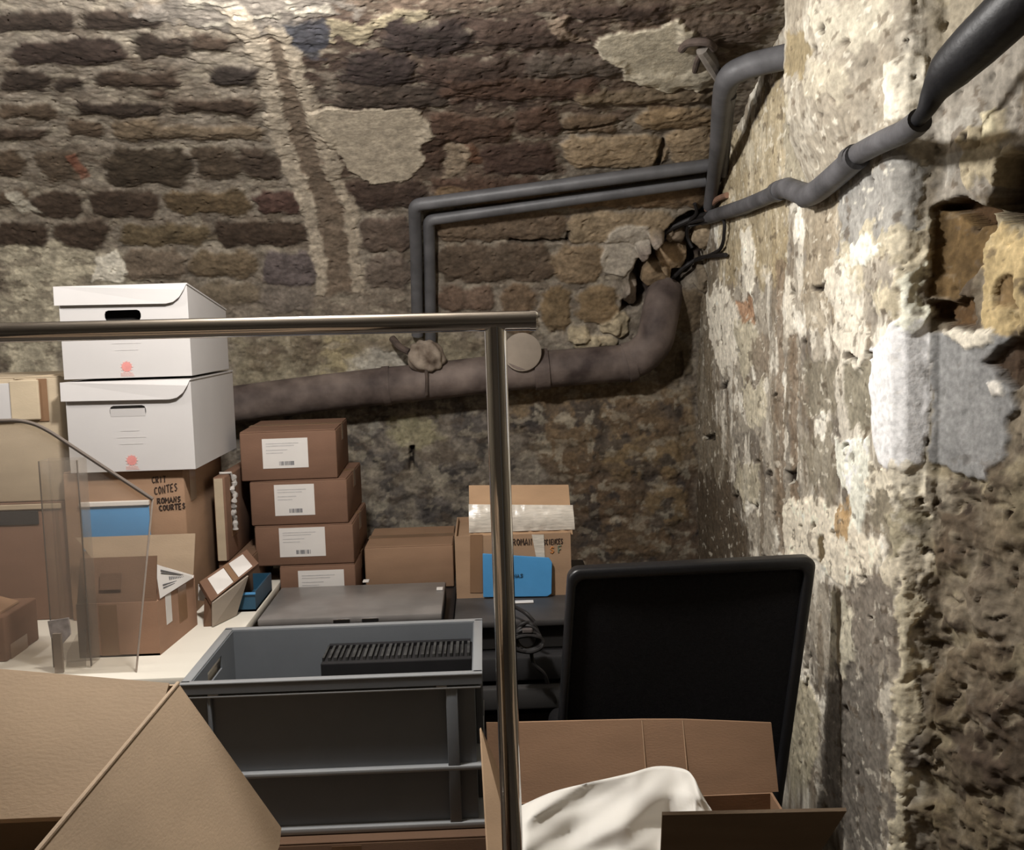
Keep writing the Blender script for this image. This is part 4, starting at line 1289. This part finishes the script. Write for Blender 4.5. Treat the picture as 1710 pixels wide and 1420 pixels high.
MB().box((pt_.x - .045, pt_.y - .012, MZ + .001), (pt_.x + .045, pt_.y + .012, MZ + .004), .001, 1).build('white_tab', M_label, PBX)

# ================================================================== grey stacking crate, device inside, box beneath
Yn, Yk = 2.10, 2.50
xl, xr = P(297, 1131, Yn).x, P(806, 1134, Yn).x
CZ = P(600, 1132, Yn).z
CBz = P(620, 1387, Yn + .012).z
t = thing('plastic_crate', 'grey plastic stacking crate with ribbed walls and hand holes', 'crate', ((xl + xr) / 2, Yn, CBz))
ins, th = .018, .004
b = MB()
def cwall(b, x0, y0, x1, y1, z0, z1):
    b.box((min(x0, x1), min(y0, y1), z0), (max(x0, x1), max(y0, y1), z1))
L_, R_, N_, K_ = xl + ins, xr - ins, Yn + ins, Yk - ins
cwall(b, L_, N_, R_, N_ + th, CBz, CZ - .004)
cwall(b, L_, K_ - th, R_, K_, CBz, CZ - .004)
# short ends, each with a hand hole
for x0 in (L_, R_ - th):
    ym = (Yn + Yk) / 2; hw, hz0, hz1 = .062, CZ - .054, CZ - .024
    cwall(b, x0, N_ + th, x0 + th, K_ - th, CBz, hz0)
    cwall(b, x0, N_ + th, x0 + th, K_ - th, hz1, CZ - .004)
    cwall(b, x0, N_ + th, x0 + th, ym - hw, hz0, hz1)
    cwall(b, x0, ym + hw, x0 + th, K_ - th, hz0, hz1)
cwall(b, L_ + th, N_ + th, R_ - th, K_ - th, CBz, CBz + .005)
b.build('body', M_crate, t)
# rolled lip
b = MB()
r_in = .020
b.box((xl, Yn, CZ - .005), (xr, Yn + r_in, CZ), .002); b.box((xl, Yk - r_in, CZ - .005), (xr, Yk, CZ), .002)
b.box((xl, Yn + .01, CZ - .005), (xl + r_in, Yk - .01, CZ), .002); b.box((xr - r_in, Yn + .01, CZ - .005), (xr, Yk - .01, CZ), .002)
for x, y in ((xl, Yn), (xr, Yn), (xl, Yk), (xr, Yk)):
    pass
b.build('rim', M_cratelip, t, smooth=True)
b = MB()
b.box((xl + .001, Yn + .001, CZ - .024), (xr - .001, Yn + .005, CZ - .004), .001, 1); b.box((xl + .001, Yk - .005, CZ - .024), (xr - .001, Yk - .001, CZ - .004), .001, 1)
b.box((xl + .001, Yn + .005, CZ - .024), (xl + .005, Yk - .005, CZ - .004)); b.box((xr - .005, Yn + .005, CZ - .024), (xr - .001, Yk - .005, CZ - .004))
b.build('rim_skirt', M_crate, t)
# horizontal ribs
for zz_, hh_, dd_ in ((CZ - .030, .005, .017), (P(620, 1290, Yn).z, .010, .017), (P(620, 1382, Yn + .01).z, .013, .017)):
    bm_ = MB().box((xl + .002, N_ - dd_, zz_ - hh_ / 2), (xr - .004, N_ + .001, zz_ + hh_ / 2), .002)
    bm_.box((xr - .004 - ins, N_, zz_ - hh_ / 2), (xr - .002, K_, zz_ + hh_ / 2), .002)
    bm_.build('rib', M_rib, t, smooth=True)
for px_v, w_ in ((352, .004), (757, .012)):
    p = P(px_v, 1240, Yn)
    MB().box((p.x - w_, N_ - .015, CBz + .012), (p.x + w_, N_ + .001, CZ - .03), .002).build('upright_rib', M_crate, t, smooth=True)
for px_v in (355, 738):
    p = P(px_v, 1150, Yn)
    MB().box((p.x - .012, N_ - .016, CZ - .029), (p.x + .010, N_, CZ - .024), .001).build('stacking_tab', mat('crate_tab', (.34, .34, .35, 1), .4), t)
for yv in (Yn + .12, Yn + .28):
    MB().box((R_, yv - .006, CBz + .01), (xr - .003, yv + .006, CZ - .03), .002).build('upright_rib', M_crate, t)

dz = PZ(660, 1106, CZ - .045)
t = thing('black_rack', 'black slotted device lying inside the grey crate', 'device', ((P(664, 1100, 2.32).x), 2.33, CBz + .006))
d0, d1 = P(535, 1106, 2.33).x, min(P(792, 1106, 2.33).x, R_ - th - .003)
ztop = P(660, 1104, 2.33).z
MB().box((d0, 2.33, CBz + .006), (d1, 2.455, ztop), .003).build('body', M_blackmatte, t)
b = MB()
nsl = 26
for k in range(nsl):
    x = d0 + (d1 - d0) * (k + .15) / nsl
    b.box((x, 2.345, ztop), (x + (d1 - d0) / nsl * (.35 + .3 * ((k * 7) % 3) / 3), 2.435, ztop + .008))
b.build('slots', mat('worn_slots', (.040, .040, .039, 1), .6, 0, .6, 40), t)
MB().box((d0 + .004, 2.436, ztop), (d1 - .004, 2.452, ztop + .008)).build('back_bar', M_black, t)

t = carton('base_box', 'dark brown taped box under the grey crate', 'box', ((xl + xr) / 2 + .01, Yn - .03, 0), 0, xr - xl + .06, .50, CBz - .001, M_carddark, tape=M_tape)
MB().box((-.02, -.001, .2), (.04, -.0002, CBz - .01)).build('tape', M_tape, t)
# ================================================================== big kraft box at the lower left
bz = P(297, 1140, 1.35).z
RX0 = P(297, 1140, 1.35).x
t = thing('kraft_box', 'large open kraft cardboard box nearest the camera, lower left', 'box', (-.70, .85, 0), 0)
f = .005
YN, YF, XL_ = .80, 1.35, -1.02
b = MB()
b.box((XL_, YF, .42), (RX0, YF + f, bz - .004)); b.box((XL_, YN - f, .42), (RX0, YN, bz - .004))
b.box((RX0 - f, YN, .42), (RX0, YF, bz - .004)); b.box((XL_, YN, .42), (XL_ + f, YF, bz - .004)); b.box((XL_ + f, YN, .42), (RX0 - f, YF, .425))
b.build('body', M_cardnear, t)
# right flap hangs outwards from the rim; the far flap stands up
q2 = P(470, 1383, 1.35); q3 = P(461, 1405, 1.322)
fd = q2 - Vector((RX0, YF, bz))
ch = .05
pts = [Vector((RX0, YF, bz)), q2, Vector((q2.x + .004, YF - .035, q2.z - .006)), Vector((q2.x + .004, YN + .01, q2.z - .006)), Vector((RX0, YN, bz))]
n_ = fd.cross(Vector((0, 1, 0))).normalized()
MB().prism(pts, n_ * (.005 if n_.z < 0 else -.005)).build('side_flap', M_cardnear, t)
MB().tube([(RX0, YF, bz - .001), (RX0, YN, bz - .001)], .0026, 8).build('fold_crease', card('lit_fold', (.44, .33, .23)), t)  # highlight on the fold, painted as a slightly paler strip
A = Vector((RX0 - .012, YF + .004, bz - .001)); B = Vector((XL_, YF + .004, bz - .001))
vs, fs = [], []
NX, NY = 14, 6
for i in range(NX + 1):
    u = i / NX
    for j in range(NY + 1):
        v = j / NY
        xx = (RX0 - .010) * (1 - u) + (XL_ + .008) * u
        zt_ = bz + .001 + .028 * min(1, u / .37)
        vs.append(Vector((xx, (YF - .004) * (1 - v) + 1.18 * v, zt_ * (1 - v) + .951 * v + .006 * math.sin(math.pi * v) * math.sin(math.pi * u))))
n_ = len(vs)
vs += [p + Vector((0, 0, -.005)) for p in vs]
for i in range(NX):
    for j in range(NY):
        a_ = i * (NY + 1) + j
        q_ = (a_, a_ + NY + 1, a_ + NY + 2, a_ + 1)
        fs.append(q_); fs.append(tuple(k + n_ for k in q_[::-1]))
for i in range(NX):
    for j in (0, NY):
        a_ = i * (NY + 1) + j
        fs.append((a_, a_ + NY + 1, a_ + NY + 1 + n_, a_ + n_))
for j in range(NY):
    for i in (0, NX):
        a_ = i * (NY + 1) + j
        fs.append((a_, a_ + 1, a_ + 1 + n_, a_ + n_))
MB().add(vs, fs).build('inward_flap', M_cardnear, t, smooth=True, angle=40)
t2 = thing('dark_filler', 'added black filler keeping the inside of the large kraft box dark', 'filler', (-.72, 1.05, .43))  # made-up contents, added so the box interior stays dark
b = bmesh.new()
bmesh.ops.create_icosphere(b, subdivisions=4, radius=1)
for v in b.verts:
    nz = 1 + .10 * math.sin(7 * v.co.x + 3 * v.co.y) * math.cos(5 * v.co.y + 2 * v.co.z)
    v.co = Vector((v.co.x * .30 * nz, v.co.y * .255 * min(nz, 1.0), v.co.z * .225 * nz))
    v.co += Vector((-.715, 1.075, .655))
    v.co.z = max(v.co.z, .428)
    v.co.x = min(max(v.co.x, XL_ + .012), RX0 - .012)
    v.co.y = min(max(v.co.y, YN + .006), YF - .004)
MB().bm(b).build('body', M_blackmatte, t2, smooth=True, angle=80)
b = MB().tube(bez([(-.80, 1.05, .86), (-.78, 1.06, .90), (-.70, 1.08, .91), (-.62, 1.06, .89), (-.60, 1.05, .85)], 6), .010, 10)
b.build('filler_loop', M_blackfabric, t2, smooth=True)
ot = carton('support_carton', 'brown carton under the large kraft box', 'box', (-.70, .80, 0), 0, .56, .52, .418, M_cardbrown)

# ================================================================== open box at the lower right
t = thing('open_box', 'open cardboard box holding white paper, below the black chair', 'box', (.29, 1.69, 0))
Yo = 2.0
lx, rx = .034, P(1289, 1300, Yo).x
rimz = .56
b = MB(); f = .005
b.box((lx, Yo - .006, 0), (rx, Yo - .001, rimz)); b.box((lx, 1.69, 0), (rx, 1.695, rimz)); b.box((lx, 1.695, 0), (lx + f, Yo - .006, rimz)); b.box((rx - f, 1.695, 0), (rx, Yo - .006, rimz)); b.box((lx + f, 1.695, 0), (rx - f, Yo - .006, .005))
b.build('body', M_card, t)
# back flap, its two creases bending it slightly
top = [(834, 1210), (862, 1207), (980, 1204), (1072, 1202), (1140, 1202), (1220, 1205), (1288, 1208)]
vs_t = [P(x, y, Yo + .05 + .012 * math.sin(math.pi * i / 6)) for i, (x, y) in enumerate(top)]
b = MB()
vs, fs = [], []
for p in vs_t:
    for k in range(5):
        s = k / 4
        vs.append(Vector((p.x + (1 - s) * .0, Yo + (p.y - Yo) * s, rimz + (p.z - rimz) * s)))
n_ = len(vs)
vs += [v + Vector((0, .005, 0)) for v in vs]
m_ = len(vs_t)
for i in range(m_ - 1):
    for k in range(4):
        a_ = i * 5 + k
        fs.append((a_, a_ + 5, a_ + 6, a_ + 1)); fs.append((a_ + n_, a_ + 1 + n_, a_ + 6 + n_, a_ + 5 + n_))
for i in range(m_ - 1):
    for k in (0, 4):
        a_ = i * 5 + k
        fs.append((a_, a_ + 5, a_ + 5 + n_, a_ + n_))
for k in range(4):
    for i in (0, m_ - 1):
        a_ = i * 5 + k
        fs.append((a_, a_ + 1, a_ + 1 + n_, a_ + n_))
b.add(vs, fs).build('back_flap', M_card, t, smooth=True, angle=40)
b = MB()
for i in (3, 4):
    p = vs_t[i]
    b.tube([(p.x, Yo + .0005, rimz + .006), (p.x, p.y - .0003, p.z - .002)], .0014, 6)
b.build('crease', card('pressed_crease', (.40, .27, .175)), t)
# left flaps
A = Vector((lx, Yo - .02, rimz)); B = Vector((lx, 1.71, rimz))
MB().slab([A, B, P(815, 1425, 1.72), P(803, 1215, Yo - .06)], .004).build('side_flap', card('light_flap', (.36, .25, .16)), t)
MB().slab([P(812, 1207, Yo + .058), P(838, 1207, Yo + .058), P(838, 1390, Yo + .012), P(822, 1400, Yo + .012)], .004).build('corner_flap', M_card, t)
# front flap leans up towards the camera, so its underside shows
A = P(1106, 1362, 1.46); B = P(1414, 1355, 1.46)
Cq = Vector((B.x + .01, 1.688, rimz)); Dq = Vector((A.x + .03, 1.688, rimz))
MB().slab([A, B, Cq, Dq], .005).build('front_flap', card('shaded_board', (.30, .22, .15)), t)  # board colour tuned to the shaded underside of this flap
# crumpled white paper
t = thing('paper_sheet', 'crumpled sheet of white paper in the open cardboard box', 'paper', (.28, 1.85, rimz))
top = [(848, 1358, 1.60), (872, 1345, 1.61), (925, 1322, 1.64), (990, 1306, 1.66), (1050, 1292, 1.67), (1096, 1280, 1.67), (1140, 1284, 1.66), (1158, 1298, 1.64), (1172, 1325, 1.61), (1190, 1358, 1.58)]
nC = 48
tp = bez([Vector((a_, b_, c_ * 1000 + 245)) for a_, b_, c_ in top], 6)
rows = 30
# depth of the folds at a coarse net of points, straight between them: flat facets with folds
FN = [[0, .01, .015, .02, .00, .02, .03, .00], [.02, .05, .01, .045, .03, .055, .01, .02], [.03, .075, .03, .07, .02, .085, .035, .03], [.05, .085, .055, .075, .05, .09, .02, .05], [.07, .09, .08, .10, .06, .10, .05, .07]]
vs, fs = [], []
for i in range(len(tp)):
    u = i / (len(tp) - 1)
    for j in range(rows):
        v = j / (rows - 1)
        px_ = tp[i].x + v * (1000 - tp[i].x) * .10 * (1 - u) + v * 24 * u
        py_ = tp[i].y + v * (1460 - tp[i].y)
        gu = min((u + .10 * v) * 6.3, 6.999); gv = min(v * 4, 3.999)
        a_, c_ = int(gu), int(gv); fu, fv = gu - a_, gv - c_
        if fu + fv < 1:
            dep = FN[c_][a_] + (FN[c_][a_ + 1] - FN[c_][a_]) * fu + (FN[c_ + 1][a_] - FN[c_][a_]) * fv
        else:
            dep = FN[c_ + 1][a_ + 1] + (FN[c_ + 1][a_] - FN[c_ + 1][a_ + 1]) * (1 - fu) + (FN[c_][a_ + 1] - FN[c_ + 1][a_ + 1]) * (1 - fv)
        dep += .004 * math.sin(19 * u - 11 * v) + .003 * math.sin(31 * u + 17 * v)
        Y = tp[i].z / 1000 - .07 * v - dep * .9
        vs.append(P(px_, py_, Y))
N1 = len(vs)
for i in range(len(tp) - 1):
    for j in range(rows - 1):
        a_ = i * rows + j
        fs.append((a_, a_ + rows, a_ + rows + 1, a_ + 1))
me = bpy.data.meshes.new('sheet')
o_ = Vector(t['org'])
me.from_pydata([v - o_ for v in vs], [], fs)
me.shade_smooth()
me.materials.append(M_paper)
ob = bpy.data.objects.new('sheet', me); ob.parent = t; COL.objects.link(ob)
sm = ob.modifiers.new('thickness', 'SOLIDIFY'); sm.thickness = .0012; sm.offset = 1

# ================================================================== black office chair
t = thing('office_chair', 'black office chair with broad padded back against the right-hand wall', 'chair', (.42, 2.25, 0))
Yc = 2.17
TL, TR, BR, BL = P(950, 952, Yc), P(1366, 931, Yc + .03), P(1300, 1400, Yc + .0), P(922, 1400, Yc - .02)
def cq(u, v):
    return (TL * (1 - u) + TR * u) * (1 - v) + (BL * (1 - u) + BR * u) * v
def rounded(u0, v0, u1, v1, ru, rv, n=6):
    out = []
    for (cu, cv, a0) in ((u0 + ru, v0 + rv, 180), (u1 - ru, v0 + rv, 270), (u1 - ru, v1 - rv, 0), (u0 + ru, v1 - rv, 90)):
        for k in range(n + 1):
            an = math.radians(a0 + 90 * k / n)
            out.append((cu + ru * math.cos(an), cv + rv * math.sin(an)))
    return out
O = [cq(u, v) for u, v in rounded(0, 0, 1, 1, .045, .04)]
I = [cq(u, v) for u, v in rounded(.035, .045, .955, .97, .03, .03)]
b = MB(); nO = len(O)
dpt = Vector((0, .045, 0))
vs = O + I + [p + dpt for p in O] + [p + dpt for p in I]
fs = []
for i in range(nO):
    j = (i + 1) % nO
    fs += [(i, j, j + nO, i + nO), (i + 2 * nO, i + 3 * nO, j + 3 * nO, j + 2 * nO), (i, i + 2 * nO, j + 2 * nO, j), (i + nO, j + nO, j + 3 * nO, i + 3 * nO)]
bm_ = bmesh.new()
bv = [bm_.verts.new(v) for v in vs]
for q_ in fs:
    bm_.faces.new([bv[k] for k in q_])
bmesh.ops.recalc_face_normals(bm_, faces=bm_.faces[:])
sharp = [e_ for e_ in bm_.edges if e_.calc_face_angle(0) > .9]
bmesh.ops.bevel(bm_, geom=sharp, offset=.010, segments=3, affect='EDGES', profile=.6)
MB().bm(bm_).build('backrest_frame', M_blackframe, t, smooth=True, angle=60)
# the fabric panel, slightly dished
G_ = 20
vs, fs = [], []
for i in range(G_ + 1):
    for j in range(G_ + 1):
        u = .033 + .924 * i / G_; v = .043 + .929 * j / G_
        vs.append(cq(u, v) + Vector((0, .012 + .012 * math.sin(math.pi * i / G_) * math.sin(math.pi * j / G_), 0)))
n_ = len(vs)
vs += [v + Vector((0, .012, 0)) for v in vs]
for i in range(G_):
    for j in range(G_):
        a_ = i * (G_ + 1) + j
        fs.append((a_, a_ + G_ + 1, a_ + G_ + 2, a_ + 1)); fs.append(tuple(k + n_ for k in (a_, a_ + 1, a_ + G_ + 2, a_ + G_ + 1)))
MB().add(vs, fs).build('backrest_panel', M_blackfabric, t, smooth=True, angle=60)
sz = .45
mb_ = cq(.5, 1)
MB().tube(elbow([cq(.5, .8) + Vector((0, .05, 0)), Vector((mb_.x, mb_.y + .11, .62)), Vector((mb_.x, mb_.y + .12, sz - .02)), Vector((mb_.x, mb_.y + .26, sz - .03))], .05), .022).build('back_support', M_black, t, smooth=True)
MB().box((mb_.x - .22, Yc + .09, sz - .02), (mb_.x + .22, Yc + .49, sz + .06), .03, 4).build('seat', M_blackfabric, t, smooth=True, angle=60)
MB().tube([(mb_.x, Yc + .29, .10), (mb_.x, Yc + .29, sz - .02)], .025).build('gas_column', M_black, t, smooth=True)
for k in range(5):
    an = 2 * math.pi * k / 5 + .3
    dv = Vector((math.cos(an), math.sin(an), 0))
    c0 = Vector((mb_.x, Yc + .29, .11))
    lg = MB().tube([c0, c0 + dv * .21 + Vector((0, 0, -.03))], [.024, .014]).build('base_leg', M_black, t, smooth=True)
    cs = c0 + dv * .21; cs.z = .03
    sd = Vector((-dv.y, dv.x, 0))
    sub(lg, MB().tube([cs - sd * .018, cs + sd * .018], .03, 18).build('caster', M_black, t, smooth=True))

# ================================================================== chrome clothes rail
t = thing('clothes_rail', 'chrome clothes rail with round bar across the view and one upright', 'rail', (P(845, 1300, 1.65).x, 1.65, 0))
e0, e1 = P(898, 535, 1.645), P(0, 556, 1.66)
dr = (e1 - e0).normalized()
far = e0 + dr * 1.75
br = .0152
MB().tube([e0 + dr * .004, far], br, 32).build('top_bar', M_chrome, t, smooth=True)
for p, d in ((e0, 1), (far, -1)):
    MB().tube([p, p + dr * .003 * d, p + dr * .012 * d], [br * .9, br * 1.05, br * 1.05], 32).build('end_cap', M_chrome, t, smooth=True)
u0, u1 = P(827, 552, 1.65), P(856, 1420, 1.65)
ud = (u1 - u0).normalized()
foot = u0 + ud * ((u0.z - .03) / -ud.z)
MB().tube([u0 - ud * .006, foot], .0170, 32).build('upright', M_chrome, t, smooth=True)
MB().tube([foot + Vector((0, -.36, -.012)), foot + Vector((0, .022, -.012))], .015, 20).build('foot', M_chrome, t, smooth=True)
o2 = far - dr * .10
f2 = Vector((o2.x, o2.y, .03))
MB().tube([o2, f2], .0170, 32).build('upright', M_chrome, t, smooth=True)
MB().tube([f2 + Vector((0, -.22, -.012)), f2 + Vector((0, .22, -.012))], .015, 20).build('foot', M_chrome, t, smooth=True)

# ================================================================== pipes
t = thing('drain_pipe', 'old clay drain pipe along the back wall with elbow into the hole', 'pipe', tuple(P(700, 640, 3.62)))
cl = [(300, 690), (405, 674), (520, 659), (640, 645), (720, 637), (850, 622), (960, 613), (1050, 606)]
pts = [P(x, y, 3.63) for x, y in cl]
MB().tube(bez(pts, 6), .063, 28).build('pipe_run', M_clay, t, smooth=True)
el = bez([P(1040, 607, 3.63), P(1068, 596, 3.62), P(1092, 570, 3.60), P(1100, 538, 3.60), P(1106, 508, 3.62), P(1112, 486, 3.66)], 7)
MB().tube(el, .063, 28).build('elbow', M_clay, t, smooth=True)
for (x, y, x2, y2, r_) in ((892, 618, 916, 616, .070), (1044, 607, 1058, 603, .069), (640, 645, 652, 644, .067)):
    MB().tube([P(x, y, 3.63), P(x2, y2, 3.63)], r_, 28).build('socket', M_clay, t, smooth=True)
# capped branch facing the room
c = P(872, 588, 3.56)
br_ = MB().tube([P(868, 594, 3.63), c], .060, 28).build('branch', M_clay, t, smooth=True)
sub(br_, MB().tube([c + Vector((0, .002, 0)), c + Vector((0, -.008, 0)), c + Vector((0, -.011, 0))], [.064, .064, .058], 30).build('branch_cap', M_claycap, t, smooth=True))
# rough mortared collar where the conduit drops in
c = P(712, 596, 3.585)
b = bmesh.new()
bmesh.ops.create_icosphere(b, subdivisions=4, radius=1)
rr = random.Random(2)
for v in b.verts:
    k = 1 + .12 * math.sin(6 * v.co.x + 4 * v.co.z) * math.cos(7 * v.co.y + 3 * v.co.x)
    v.co = Vector((v.co.x * .062 * k, v.co.y * .045 * k, v.co.z * .055 * k)) + c
MB().bm(b).build('mortar_collar', M_collar, t, smooth=True, angle=80)
b = MB()
b.tube(bez([P(655, 565, 3.63), P(668, 580, 3.60), P(684, 588, 3.575)], 5), [.012] * 11, 10)
b.tube(bez([P(712, 618, 3.56), P(713, 640, 3.56), P(712, 660, 3.565)], 5), .006, 8)
b.build('bracket', M_rust, t, smooth=True)

rc = .0185
def conduit(label, px, off, r, extra=None):
    pts = [back_point(x, y, off) for x, y in px]
    t = thing('conduit', label, 'pipe', tuple(pts[0]), 0, 'grey conduits')
    MB().tube(elbow(pts, .022, 6), r, 18).build('tube', M_pipe, t, smooth=True)
    return t, pts


t1, p1 = conduit('outer grey conduit of the pair, dropping at left and running up right', [(697, 560), (696, 480), (695, 420), (692, 342), (1186, 275)], .030, .0200)
t2, p2 = conduit('inner grey conduit of the pair, entering the collar on the drain pipe', [(719, 596), (719, 540), (718, 460), (717, 400), (716, 367), (1178, 301)], .026, .0190)
for tt_, pts_ in ((t1, p1), (t2, p2)):
    for q_ in (pts_[2], pts_[-2] * .7 + pts_[-1] * .3):
        MB().tube([q_ + Vector((-.004, .018, .012)), q_ + Vector((-.004, .06, .04))], .004, 8).build('clip', M_rust, tt_)
# riser to the far end of the right-hand wall
t = thing('riser_pipe', 'grey riser pipe bending into the right-hand wall near the ceiling', 'pipe', tuple(back_point(1190, 335, .04)))
rp = [back_point(1184, 345, .030), P(1193, 290, 3.22), P(1200, 240, 3.03), P(1206, 180, 2.86), P(1216, 132, 2.72), P(1246, 112, 2.67), P(1282, 102, 2.62), P(1345, 88, 2.52)]
MB().tube(bez(rp, 6), [.018 + .012 * min(1, i / 22) for i in range(43)], 20).build('tube', M_pipe, t, smooth=True)
MB().tube([rp[1] + Vector((.030, .012, 0)), rp[3] + Vector((.026, .03, 0)), rp[4] + Vector((.02, .05, -.03))], .013, 14).build('second_tube', M_pipe, t, smooth=True)
MB().tube([rp[2] + Vector((0, .01, 0)), rp[2] + Vector((.0, .13, .05))], .005, 8).build('clip', M_rust, t)

t = thing('wall_bracket', 'rusty iron hook bracket stuck in plaster beside the riser pipe', 'bracket', tuple(back_point(1178, 90, .02)))
b = MB()
b.tube(bez([back_point(1138, 82, .006), back_point(1150, 70, .022), back_point(1180, 68, .034), back_point(1192, 78, .034)], 5), .010, 10)
b.tube(bez([back_point(1160, 118, .004), back_point(1166, 96, .018), back_point(1172, 84, .034)], 5), .008, 10)
b.build('hook', M_rust, t, smooth=True)
b = MB().tube([back_point(1172, 80, .030), back_point(1186, 100, .044), back_point(1206, 138, .050)], [.016, .018, .012], 10)
b.build('strap', mat('grey_strap', (.16, .14, .12, 1), .7, 0, .3, 30, .4, 60), t, smooth=True)

# insulated pipe across the right-hand wall
def pr(px, py, off):
    return PXW(px, py, XW - off)


t = thing('insulated_pipe', 'lagged grey pipe climbing the right-hand wall to a thick black sleeve', 'pipe', tuple(pr(1400, 285, .03)))
path = [(1168, 368), (1200, 358), (1232, 348), (1262, 337), (1296, 322)]
MB().tube(bez([pr(x, y, .022) for x, y in path], 5), .0205, 16).build('thin_pipe', M_pipelight, t, smooth=True)
path = [(1296, 320), (1312, 314), (1330, 320), (1352, 327)]
MB().tube(bez([pr(x, y, .026) for x, y in path], 5), [.0225] * 6 + [.025] * 10, 18).build('elbow', M_pipelight, t, smooth=True)
path = [(1344, 329), (1366, 318), (1400, 290), (1424, 268), (1432, 262)]
MB().tube(bez([pr(x, y, .028) for x, y in path], 5), .0245, 18).build('lower_lagging', M_pipelight, t, smooth=True)
path = [(1424, 262), (1470, 238), (1510, 220), (1530, 206)]
MB().tube(bez([pr(x, y, .026) for x, y in path], 5), .0200, 18).build('upper_lagging', M_pipelight, t, smooth=True)
for x, y, x2, y2, r_ in ((1420, 268, 1428, 263, .0262), (1296, 321, 1302, 318, .0245), (1526, 211, 1536, 201, .0205)):
    MB().tube([pr(x, y, .027), pr(x2, y2, .027)], r_, 18).build('collar', M_pipe, t, smooth=True)
path = [(1528, 206, .011), (1546, 184, .014), (1562, 152, .021), (1588, 116, .033), (1630, 74, .037), (1680, 26, .038), (1740, -34, .038)]
pts = bez([PXW(x, y, XW - .030 + .05 * max(0, (x - 1545) / 170)) for x, y, r in path], 6)
rs = np.interp(np.linspace(0, 6, len(pts)), range(7), [p[2] for p in path]).tolist()
MB().tube(pts, rs, 20).build('black_sleeve', M_sleeve, t, smooth=True)
pts = [PXW(x, y, XW - .004 + .06 * max(0, (x - 1545) / 170)) for x, y in ((1532, 200), (1556, 128), (1600, 74), (1690, -8))]
MB().tube(bez(pts, 6), .006, 10).build('thin_cable', M_pipelight, t, smooth=True)

t = thing('loose_cables', 'tangle of black cables hanging from the hole by the far corner', 'cable', tuple(back_point(1180, 380, .03)))
b = MB()
C_ = lambda x, y, o=.02: back_point(x, y, o)
R_p = lambda x, y, o=.012: pr(x, y, o)
for pth, r_ in (([C_(1080, 420, -.03), C_(1110, 388, -.01), C_(1140, 372, .0), C_(1170, 360, .02), R_p(1215, 352), R_p(1250, 345), R_p(1290, 328)], .0085),
                ([C_(1100, 410, -.04), C_(1130, 380, -.01), C_(1165, 368, .02), R_p(1205, 362), R_p(1240, 356), R_p(1268, 342)], .007),
                ([C_(1150, 378, .0), C_(1172, 372, .02), R_p(1206, 366, .02), R_p(1209, 392, .016), R_p(1204, 414, .014), R_p(1190, 424, .012), C_(1165, 434, .01), C_(1148, 440, -.02)], .0055),
                ([C_(1160, 340, .02), C_(1163, 356, .02), C_(1150, 372, .0), C_(1148, 395, -.02), C_(1156, 414, .0)], .006),
                ([R_p(1212, 426, .01), C_(1172, 430, .015), C_(1146, 444, .0), C_(1120, 468, -.02)], .007)):
    b.tube(bez(pth, 6), r_, 8)
b.build('strands', M_cable, t, smooth=True)
p = R_p(1196, 336, .018)
MB().tube(bez([C_(1180, 350, .02), R_p(1196, 334, .018), R_p(1214, 326, .008)], 5), .009, 10).build('copper_end', mat('dull_copper', (.34, .20, .14, 1), .5, .3, .2, 20), t, smooth=True)
